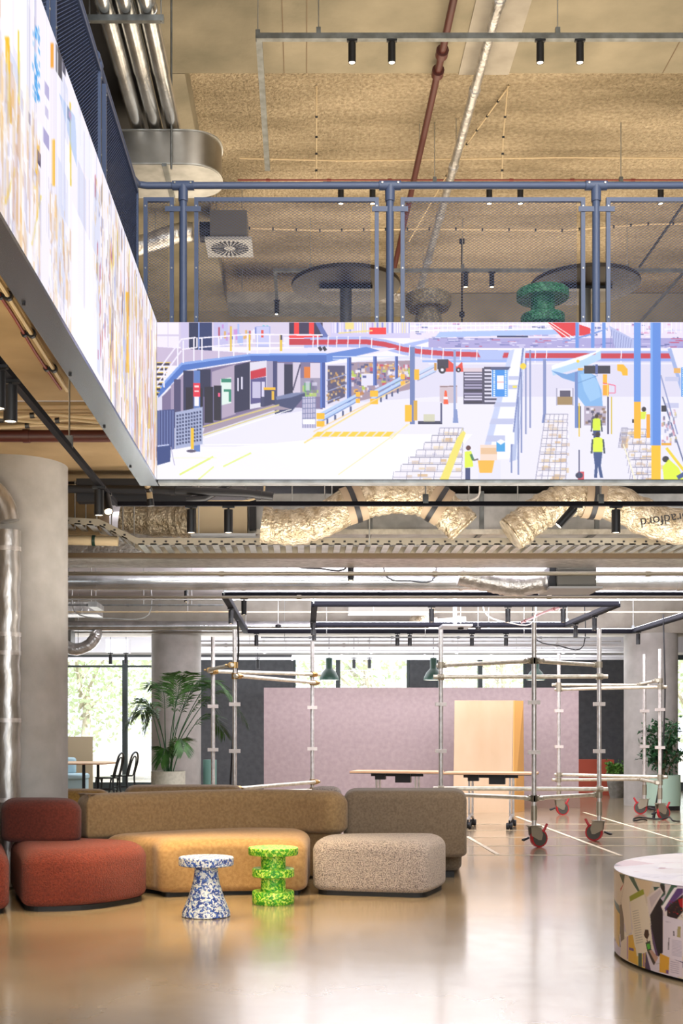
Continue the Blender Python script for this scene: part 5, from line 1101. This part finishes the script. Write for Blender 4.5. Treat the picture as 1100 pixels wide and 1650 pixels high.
mb = MB(); mb.lathe([(DR-.004, .02), (DR-.004, DH-.004)], (DX, DY, 0), 128); mb.build('drum_core', 'white', dt, True)
ct = Canvas(DX-DR, DY-DR, DX+DR, DY+DR, 150)
def tpic():
    c = ct; r = random.Random(9); c.rect(DX-DR, DY-DR, DX+DR, DY+DR, 'dcd8e2')
    for k in range(170):
        x = DX-DR+r.random()*2*DR; y = DY-DR+r.random()*2*DR; a = r.random()*3; w_, h = .07+r.random()*.07, .1+r.random()*.12
        pts = [(x+(u*math.cos(a)-v*math.sin(a)), y+(u*math.sin(a)+v*math.cos(a))) for u, v in ((-w_,-h),(w_,-h),(w_,h),(-w_,h))]
        c.poly(pts, r.choice(['e2dee8','d6d2e0','eae8ee','c9c6d8','dcd6dc','e6e2ea','b9b3cc','cbb0bc']))
        if k % 7 == 0: c.poly([(p[0]*.5+x*.5, p[1]*.5+y*.5) for p in pts], r.choice(['7c7890','a06a80','6c6a9c','8f9ab0','5a5468']))
        if k % 3 == 0:
            for j in range(5): c.line(x-w_*.6, y-h*.5+j*h*.2, x+w_*.6, y-h*.5+j*h*.2, .006, 'a9a6b6', .7)
    return c.done()
im = tpic()
def disc(u, v):
    rr = v*DR; a = u*2*PI; return DX+rr*np.cos(a), DY+rr*np.sin(a), DH+0*u
# sample the square picture on a polar grid
nu, nv = 420, 150; uu, vv = np.meshgrid(np.arange(nu)/(nu-1), np.arange(nv)/(nv-1)); xx, yy, _ = disc(uu, vv)
ix = np.clip(((xx-(DX-DR))*150).astype(int), 0, im.shape[1]-1); iy = np.clip(((yy-(DY-DR))*150).astype(int), 0, im.shape[0]-1)
picture_mesh('paper_top', attr_mat('collage_top', rough=.3), im[iy, ix], disc, dt, dt.location)

# ================================================================ SCAFFOLD TOWERS
def wheel(c, ang, r, leg, side=1):   # locking castor under a scaffold post; c = stem point on floor plane
    cx_, cy_ = c; u = V((math.cos(ang), math.sin(ang), 0)); n = V((-u.y, u.x, 0)); base = V((cx_, cy_, 0))
    hub = base+u*.06+V((0, 0, .1))
    def disc_(rad, half, m, nm, par):
        mb = MB(); seg = 32; vs = []; 
        for s_ in (-half, half):
            for j in range(seg): a = 2*PI*j/seg; vs.append(hub+n*s_+u*rad*math.cos(a)+V((0,0,1))*rad*math.sin(a))
        mb.add(vs, [tuple(range(seg))[::-1], tuple(seg+j for j in range(seg))]+[(j, (j+1) % seg, seg+(j+1) % seg, seg+j) for j in range(seg)]); return mb.build(nm, m, par, True)
    w_ = disc_(.1, .022, 'wheel_red', 'castor_wheel', leg); disc_(.082, .026, 'wheel_grey', 'hub', w_)
    for s_ in (-.034, .034):
        q = [hub+n*s_+u*a+V((0,0,b)) for a, b in ((-.115,.125),(.012,.125),(.035,.04),(.018,-.018),(-.018,-.018),(-.105,.03))]
        q2 = [p+n*.004 for p in q]; m_ = len(q)
        MB().add(q+q2, [tuple(range(m_)), tuple(range(m_, 2*m_))]+[(i, (i+1) % m_, m_+(i+1) % m_, m_+i) for i in range(m_)]).build('bracket', 'zinc', leg)
    top = hub+V((0,0,.13)); q = [top+u*a+n*b for a, b in ((-.13,-.04),(.02,-.04),(.02,.04),(-.13,.04))]
    MB().add(q+[p+V((0,0,.012)) for p in q], [(0,1,2,3),(4,5,6,7),(0,1,5,4),(1,2,6,5),(2,3,7,6),(3,0,4,7)]).build('top_plate', 'zinc', leg)
    MB().tube([hub-n*0+u*.02+V((0,0,.03)), hub+u*.075+V((0,0,.1)), hub+u*.105+V((0,0,.155))], [.018, .016, .014], 8).build('brake_lever', 'wheel_red', leg)
    MB().tube([hub-u*.12+V((0,0,.01)), hub-u*.19+V((0,0,-.015)), hub-u*.21+V((0,0,-.012))], [.012, .016, .01], 8).build('brake_pedal', 'black', leg)
def tower(label, posts, rails, wheels=True, zt=2.48):
    cx_ = sum(p[0] for p in posts)/3; cy_ = sum(p[1] for p in posts)/3; r = thing('scaffold_tower', label, 'scaffold', (cx_, cy_, 0)); zb = .24
    for i, (x, y) in enumerate(posts):
        leg = MB().tube([(x, y, zb), (x, y, zt)], .026, 14).build('upright', 'alu', r, True)
        MB().tube([(x, y, .3), (x, y, .46)], .034, 14).build('sleeve', 'zinc', leg, True)
        for z in (1.05, 1.6): MB().box((x-.065, y-.034, z-.022), (x+.065, y+.034, z+.022)).build('clear_coupler', 'clip', leg)
        a = math.atan2(y-cy_, x-cx_) ; wheel((x, y), (0.35, PI-.5, .2)[i] if posts[i][0] > -9 else a, .1, leg)
    for (i, j, z, o) in rails:
        a = V((*posts[i], z)); b = V((*posts[j], z)); d = (b-a).normalized(); n = V((-d.y, d.x, 0))*.05*o
        MB().tube([a-d*.09+n, b+d*.09+n], .024, 12).build('cross_rail', 'alu_rail', r, True)
        for p in (a, b):
            cpl = MB().tube([p+V((0,0,-.035)), p+V((0,0,.035))], .038, 12); cpl.tube([p+n-d*.035, p+n+d*.035], .034, 12); cpl.tube([p+n*1.9, p+n*2.3], .012, 8); cpl.build('swivel_coupler', 'brass' if 'left' in label else 'zinc', r, True)
    return r
RL = [(0, 1, .57, 1), (1, 2, .50, -1), (0, 2, .61, -1), (0, 1, 2.06, 1), (1, 2, 2.04, -1), (0, 2, 1.93, -1)]
T1 = [(X1(378,137), FOC/137), (X1(343,127), FOC/127), (X1(503,121), FOC/121)]
T2 = [(X1(860,146), FOC/146), (X1(965,138), FOC/138), (X1(710,137), FOC/137)]
T3 = [(X1(1063,111), FOC/111), (X1(1038,104), FOC/104), (X1(900,105), FOC/105)]
tower('left three-legged tube scaffold tower, standing behind the camel sofa', T1, RL)
tower('front right three-legged tube scaffold tower on red castors', T2, [(0, 1, .54, 1), (0, 2, .54, -1), (1, 2, .61, 1), (0, 1, 2.06, 1), (0, 2, 2.06, -1), (1, 2, 1.92, 1)])
tower('far right three-legged tube scaffold tower, before the big planter', T3, [(0, 1, .54, 1), (1, 2, .54, -1), (0, 2, .62, -1), (0, 1, 2.02, 1), (1, 2, 2.0, -1), (0, 2, 1.93, -1)])
# power cords hanging from the light frame
kc = 110
pts = arc_smooth([P(1068, 990, kc), P(1070, 1060, kc), P(1071, 1120, kc), P(1068, 1200, kc), P(1062, 1260, kc), P(1053, 1315, kc), P(1050, 1333, kc), PZ(1040, 112, .012), PZ(1022, 113, .012), PZ(1022, 110, .012), PZ(1035, 109, .012), PZ(1055, 111, .012), PZ(1070, 112, .03), PZ(1078, 113, .06), PZ(1084, 115, .03), PZ(1094, 114, .012)], 6)
o = thing('power_cord', 'long black power cord hanging to the floor at the far right', 'cord', pts[0]); MB().tube(pts, .011, 8).build('cable', 'black', o, True); MB().tube([P(1054, 1308, kc), P(1052, 1322, kc)], .022, 10).build('plug', 'black', o, True)
pts = arc_smooth([P(383, 1000, 138), P(384, 1050, 136), P(380, 1100, 134), P(377, 1160, 134), P(373, 1230, 134), P(371, 1275, 134), PZ(372, 134, .02)], 6)
o = thing('power_cord', 'black power cord hanging down beside the left scaffold tower', 'cord', pts[0]); MB().tube(pts, .011, 8).build('cable', 'black', o, True)

# ================================================================ BACK OF THE HALL
kp = 96
pw = thing('partition_panel', 'long dusty-pink freestanding partition wall', 'partition', (X1(678,kp), FOC/kp, 0))
MB().box((X1(425,kp), FOC/kp, .2), (X1(932,kp), FOC/kp+.16, 2.02)).build('panel', 'pink', pw)
MB().box((X1(425,kp), FOC/kp-.01, 0), (X1(932,kp)+.02, FOC/kp+.17, .2)).build('base_board', 'brown_base', pw)
pl = thing('plywood_board', 'tall plywood board leaning in front of the pink partition', 'board', (*Q(785,102), 0))
yq = FOC/102
MB().add([(X1(730,102), yq, 0), (X1(824,102), yq, 0), (X1(827,101), yq+.25, 1.78), (X1(733,101), yq+.25, 1.78), (X1(730,102), yq+.03, 0), (X1(824,102), yq+.03, 0), (X1(827,101), yq+.28, 1.78), (X1(733,101), yq+.28, 1.78)], [(0,1,2,3),(4,5,6,7),(0,1,5,4),(1,2,6,5),(2,3,7,6),(3,0,4,7)]).build('front_sheet', 'ply', pl)
MB().add([(X1(825,102), yq, 0), (X1(836,98), yq+.42, 0), (X1(834,98), yq+.4, 1.78), (X1(827.5,101), yq+.26, 1.78), (X1(825,102)+.02, yq, 0), (X1(836,98)+.02, yq+.42, 0), (X1(834,98)+.02, yq+.4, 1.78), (X1(827.5,101)+.02, yq+.26, 1.78)], [(0,1,2,3),(4,5,6,7),(0,1,5,4),(1,2,6,5),(2,3,7,6),(3,0,4,7)]).build('side_sheet', 'ply_edge', pl)
def flip_table(cx, cy, rot, label, L=1.22, W=.62):
    r = thing('flip_top_table', label, 'table', (cx, cy, 0)); loc = V((cx, cy, 0)); r.location = loc
    def bxx(nm, a, b, m, par=r, rel=True): 
        return MB().box((cx+a[0], cy+a[1], a[2]), (cx+b[0], cy+b[1], b[2])).build(nm, m, par)
    bxx('tabletop', (-L/2, -W/2, .715), (L/2, W/2, .74), 'tabletop'); bxx('top_edge', (-L/2-.002, -W/2-.002, .708), (L/2+.002, W/2+.002, .7145), 'black')
    bxx('tilt_beam', (-.36, -.03, .665), (.36, .03, .705), 'black'); bxx('tilt_mechanism', (-.02, -.07, .58), (.19, .07, .70), 'black'); bxx('tilt_lock', (-.3, -.06, .62), (-.16, .06, .70), 'black')
    for s_ in (-.27, .27):
        lg = MB().box((cx+s_-.03, cy-.02, .16), (cx+s_-.005, cy+.02, .665)).box((cx+s_+.015, cy-.02, .16), (cx+s_+.04, cy+.02, .665)).build('leg', 'alu', r)
        MB().tube([(cx+s_, cy-.3, .115), (cx+s_, cy, .17), (cx+s_, cy+.3, .115)], .02, 10).build('foot', 'alu', r, True)
        for t in (-.3, .3):
            cst = MB().lathe([(.04, -.02), (.045, -.012), (.045, .012), (.04, .02)], (cx+s_-.022, cy+t, .046), 20, 'X').lathe([(.04, -.02), (.045, -.012), (.045, .012), (.04, .02)], (cx+s_+.022, cy+t, .046), 20, 'X').build('castor', 'black', r, True)
            MB().tube([(cx+s_, cy+t, .05), (cx+s_, cy+t, .12)], .012, 8).build('castor_stem', 'black', cst)
    r.rotation_euler = (0, 0, rot); return r
flip_table(X1(641,118), FOC/117, math.radians(-12), 'oak-topped folding table on castors, left one, before the pink partition')
flip_table(X1(788,120), FOC/121, math.radians(-14), 'oak-topped folding table on castors, right one, before the plywood board')
# pendants
for i, (x, k) in enumerate(((530, 88), (698, 88), (863, 84))):
    a = P(x, 1096, k); r = thing('pendant_lamp', f'dark green enamel bell pendant, {("left","middle","right")[i]} of three', 'lamp', a)
    MB().lathe([(.175, 0+a.z), (.178, .012+a.z), (.17, .06+a.z), (.13, .14+a.z), (.075, .2+a.z), (.06, .22+a.z), (.06, .40+a.z), (.04, .41+a.z)], (a.x, a.y, 0), 32, cap=False).build('shade', 'green_lamp', r, True)
    MB().lathe([(.17, a.z+.006), (.172, a.z+.01), (.02, a.z+.16)], (a.x, a.y, 0), 24, cap=False).build('inner_shade', 'lamp_in', r, True)
    MB().tube([(a.x, a.y, a.z+.4), (a.x, a.y, 3.6)], .006, 6).build('cord', 'black', r)
# bentwood chairs
def chair(cx, cy, rot, label):
    r = thing('bentwood_chair', label, 'chair', (cx, cy, 0)); L_ = lambda pts: [V((cx+p[0], cy+p[1], p[2])) for p in pts]
    MB().lathe([(.2, .445), (.21, .455), (.205, .47)], (cx, cy, 0), 32).build('seat', 'chair', r, True)
    MB().tube(L_([(.165*math.cos(a*PI/10), .165*math.sin(a*PI/10), .25) for a in range(20)]), .009, 8, closed=True).build('leg_ring', 'chair', r, True)
    for s_ in (-1, 1): MB().tube(L_([(s_*.15, -.14, .45), (s_*.175, -.17, .2), (s_*.18, -.2, 0)]), .017, 8).build('front_leg', 'chair', r, True)
    MB().tube(L_(arc_smooth([(-.2, .24, 0), (-.185, .19, .25), (-.18, .18, .47), (-.185, .24, .7), (-.13, .27, .85), (0, .28, .9), (.13, .27, .85), (.185, .24, .7), (.18, .18, .47), (.185, .19, .25), (.2, .24, 0)], 5)), .018, 8).build('back_hoop', 'chair', r, True)
    MB().tube(L_(arc_smooth([(-.11, .18, .46), (-.115, .23, .66), (-.07, .26, .79), (0, .265, .82), (.07, .26, .79), (.115, .23, .66), (.11, .18, .46)], 5)), .014, 8).build('inner_hoop', 'chair', r, True)
    for s_ in (-1, 1): MB().tube(L_(arc_smooth([(s_*.18, -.155, .3), (s_*.1, -.15, .42), (0, -.15, .44)], 4)), .008, 6).build('arched_brace', 'chair', r, True)
    r.rotation_euler = (0, 0, rot); return r
chair(X1(172,90), FOC/90, math.radians(-100), 'black bentwood chair at the table, the left one')
chair(X1(196,86), FOC/86, math.radians(-105), 'black bentwood chair behind, the right one by the window frame')
t = thing('dining_table', 'white-topped table with dark legs beside the left column', 'table', (X1(125,92), FOC/92, 0)); zt_ = .735
MB().prism(round_poly([(X1(60,94), FOC/94), (X1(165,94), FOC/94), (X1(192,90), FOC/90), (X1(175,87), FOC/87), (X1(60,87), FOC/87)], .12), zt_-.02, zt_).build('tabletop', 'tabletop', t)
for x, k in ((135, 92), (158, 89), (80, 90)): MB().tube([(X1(x,k), FOC/k, 0), (X1(x,k), FOC/k, zt_-.02)], .028, 10).build('leg', 'black', t, True)
b = thing('booth_bench', 'pale blue upholstered bench against the left windows', 'bench', (X1(110,84), FOC/84, 0))
MB().box((X1(70,84), FOC/84, 0), (X1(134,84), FOC/84+.6, .36)).build('bench_base', 'blue_seat', b); mb = MB(); cushion(mb, round_poly([(X1(70,84), FOC/84-.02), (X1(136,84), FOC/84-.02), (X1(136,84), FOC/84+.62), (X1(70,84), FOC/84+.62)], .06), .36, .47, .04, .03); mb.build('seat_cushion', 'blue_seat', b, True)
mb = MB(); cushion(mb, round_poly([(X1(70,84), FOC/84+.45), (X1(114,84), FOC/84+.45), (X1(114,84), FOC/84+.62), (X1(70,84), FOC/84+.62)], .05), .47, .78, .05, .03); mb.build('back_cushion', 'blue_seat', b, True)
tag(MB().box((X1(60,80), FOC/80, 0), (X1(149,80), FOC/80+.05, 1.185)).build('screen_panel', 'beige_panel'), 'beige freestanding screen panel behind the blue bench', 'screen')
# red joinery and planters
tag(MB().box((X1(932,80), FOC/80, 0), (X1(989,80), FOC/80+.5, .72)).build('red_cabinet', 'terracotta'), 'terracotta-red low cabinet at the end of the pink partition', 'cabinet')
def planter(label, x, k, r_, h, m, taper=.85, seg=40, nm='planter', foot=False):
    c_ = (X1(x,k), FOC/k); t = thing(nm, label, 'planter', (*c_, 0))
    z0 = .07 if foot else 0
    if foot: MB().lathe([(r_*.97, 0), (r_*.97, .07)], (*c_, 0), seg).build('base_ring', 'black', t, True)
    MB().lathe([(r_*taper, z0), (r_*(taper+1)/2*1.02, h*.5), (r_, h), (r_*.93, h), (r_*.92, h-.05)], (*c_, 0), seg, cap=False).build('pot', m, t, True)
    MB().lathe([(.001, h-.05), (r_*.925, h-.045)], (*c_, 0), seg).build('soil', 'soil', t); return t, c_
tag(MB().lathe([(.12, 0), (.12, .78), (.115, .79)], (X1(336,92)+.02, FOC/92, 0), 24).build('teal_bin', 'teal', None, True), 'teal cylinder standing right of the centre-left column', 'bin')
kpalm = 104
pt, pc_ = planter('pale stone planter holding the palm, before the centre-left column', 271, kpalm, .265, .67, 'stonepot', .95)
def leafquad(mb, p, d, n, L, w_, droop=0):
    q = d*L; s_ = n*w_/2; m = p+q*.45; e = p+q+V((0, 0, -droop)); i = len(mb.v)
    mb.v += [V(p), m+s_, e, m-s_]; mb.f += [(i, i+1, i+2, i+3)]
def palm(c_, z, label):
    t = thing('palm_plant', label, 'plant', (*c_, z)); rnd = random.Random(4); k = kpalm
    base = V((c_[0], c_[1], z))
    tips = [((208,1163),(236,1128)), ((232,1170),(250,1148)), ((244,1103),(262,1112)), ((282,1092),(284,1120)), ((330,1096),(312,1105)), ((372,1120),(338,1100)), ((396,1162),(352,1112)), ((346,1150),(325,1125)), ((310,1102),(300,1120)), ((300,1210),(292,1190)), ((262,1228),(268,1205)), ((222,1150),(240,1135)), ((358,1180),(330,1150)), ((298,1085),(292,1105))]
    for i, (tp, md) in enumerate(tips):
        dy = (rnd.random()-.5)*.9; tip = P(*tp, k); tip.y += dy; mid = P(*md, k); mid.y += dy*.6; st = base + V(((rnd.random()-.5)*.12, (rnd.random()-.5)*.12, -.04))
        path = arc_smooth([st, st.lerp(mid, .45)+V(((mid.x-st.x)*-.12, 0, .08)), mid, tip], 12); n = len(path)
        rs = [.011*(1-.8*j/n) for j in range(n)]
        fr = MB().tube(path, rs, 6).build('frond_stem', 'leaf_mid', t, True)
        lf = MB(); j0 = int(n*(.5 if i not in (9, 10) else .35))
        for j in range(j0, n-1):
            for half in (0, .5):
                p = path[j].lerp(path[j+1], half); d = (path[j+1]-path[j]).normalized(); f = (j+half-j0)/(n-j0); L = (.36*math.sin(PI*min(f*.85+.14, 1))+.07)*(1 if i not in (9, 10) else .7)
                side = d.cross(V((0, 0, 1))).normalized(); up = side.cross(d)
                for s_ in (-1, 1):
                    dd = (d*.75+side*s_*.85+up*.1+V(((rnd.random()-.5)*.2, (rnd.random()-.5)*.2, -.35+(rnd.random()-.5)*.2))).normalized()
                    leafquad(lf, p, dd, dd.cross(up).normalized(), L, .022, .06)
        lf.build('leaflets', 'leaf_dark', fr)
palm(pc_, .63, 'tall kentia palm with drooping fronds in the pale stone planter')
def shrub(c_, z, label, nst, spread, h0, h1, nl, ls, m, seed, top=None, lean=0, stem='bark', srad=.012):
    t = thing('leafy_plant', label, 'plant', (*c_, z)); rnd = random.Random(seed)
    for i in range(nst):
        a = rnd.random()*2*PI; e = V((c_[0]+math.cos(a)*spread*(.3+.7*rnd.random())+lean, c_[1]+math.sin(a)*spread*.7*rnd.random(), z+h0+(h1-h0)*rnd.random()))
        b_ = V((c_[0]+(rnd.random()-.5)*.08, c_[1]+(rnd.random()-.5)*.08, z-.03)); mid = b_.lerp(e, .5)+V(((rnd.random()-.5)*.08, 0, .12*(h1)))
        path = arc_smooth([b_, mid, e], 6); st = MB().tube(path, [srad*(1-.07*j) for j in range(len(path))], 6).build('branch', stem, t, True)
        lf = MB()
        for j in range(nl):
            f = .25+.75*rnd.random(); q = f*(len(path)-1); jj = min(int(q), len(path)-2); p = path[jj].lerp(path[jj+1], q-jj)+V(((rnd.random()-.5), (rnd.random()-.5), (rnd.random()-.5)))*spread*.42
            d = V(((rnd.random()-.5), (rnd.random()-.5), (rnd.random()-.7)*.9)).normalized(); n_ = d.cross(V((rnd.random()-.5, rnd.random()-.5, rnd.random()))).normalized()
            leafquad(lf, p, d, n_, ls*(.7+.6*rnd.random()), ls*.45, 0)
        lf.build('foliage', m, st)
    return t
_, c1 = planter('large mint-green planter before the right column', 1068, 98, .275, .57, 'mint', 1.0, foot=True)
shrub(c1, .53, 'bushy ficus with small dark leaves in the mint planter', 16, .38, .35, 1.06, 75, .09, 'leaf_mid', 2)
_, c2 = planter('small grey stone pot beside the red cabinet', 993, 83, .21, .47, 'greypot', .6)
shrub(c2, .42, 'bright green leafy plant in the small grey pot', 14, .22, .1, .3, 45, .08, 'leaf_bright', 3)
# ================================================================ OUTSIDE
o = struct('ground_outside', MB().box((-40, YF+.35, -.4), (45, 90, -.3)), 'conc_grey')
def tree(x, y, h, r_, label, seed):
    t = thing('street_tree', label, 'tree', (x, y, -.3)); rnd = random.Random(seed)
    tr_ = MB().tube(arc_smooth([(x, y, -.3), (x+.2, y, h*.35), (x-.1, y, h*.7)], 5), [.16-.008*i for i in range(11)], 8).build('trunk', 'bark_out', t, True)
    for i in range(6):
        a = rnd.random()*6.28; MB().tube([(x, y, h*(.3+.06*i)), (x+math.cos(a)*r_*.5, y+math.sin(a)*r_*.5, h*(.5+.06*i)), (x+math.cos(a)*r_*.9, y+math.sin(a)*r_*.9, h*(.6+.06*i))], [.06, .04, .015], 6).build('branch', 'bark_out', t, True)
    lf = MB()
    for i in range(2600):
        u = V((rnd.gauss(0, 1), rnd.gauss(0, 1), rnd.gauss(0, 1))).normalized()*(rnd.random()**.4); p = V((x+u.x*r_, y+u.y*r_, h*.58+u.z*h*.45)); d = V((rnd.random()-.5, rnd.random()-.5, rnd.random()-.5)).normalized()
        leafquad(lf, p, d, d.cross(V((rnd.random()-.5, .3, rnd.random()))).normalized(), .22, .12)
    lf.build('crown', 'leaf_out', t)
tree(-6.5, 36, 5.5, 2.4, 'pale leafy tree outside the left window, left one', 1); tree(-3.9, 40, 6.0, 2.6, 'pale leafy tree outside the left window, right one', 2)
tree(1.8, 38, 6.5, 3.0, 'leafy tree outside the high window left of centre', 3); tree(7.4, 47, 7.5, 3.2, 'leafy tree outside the high window right of centre', 4); tree(11.5, 37, 6, 2.8, 'leafy tree outside the right-hand window', 5)
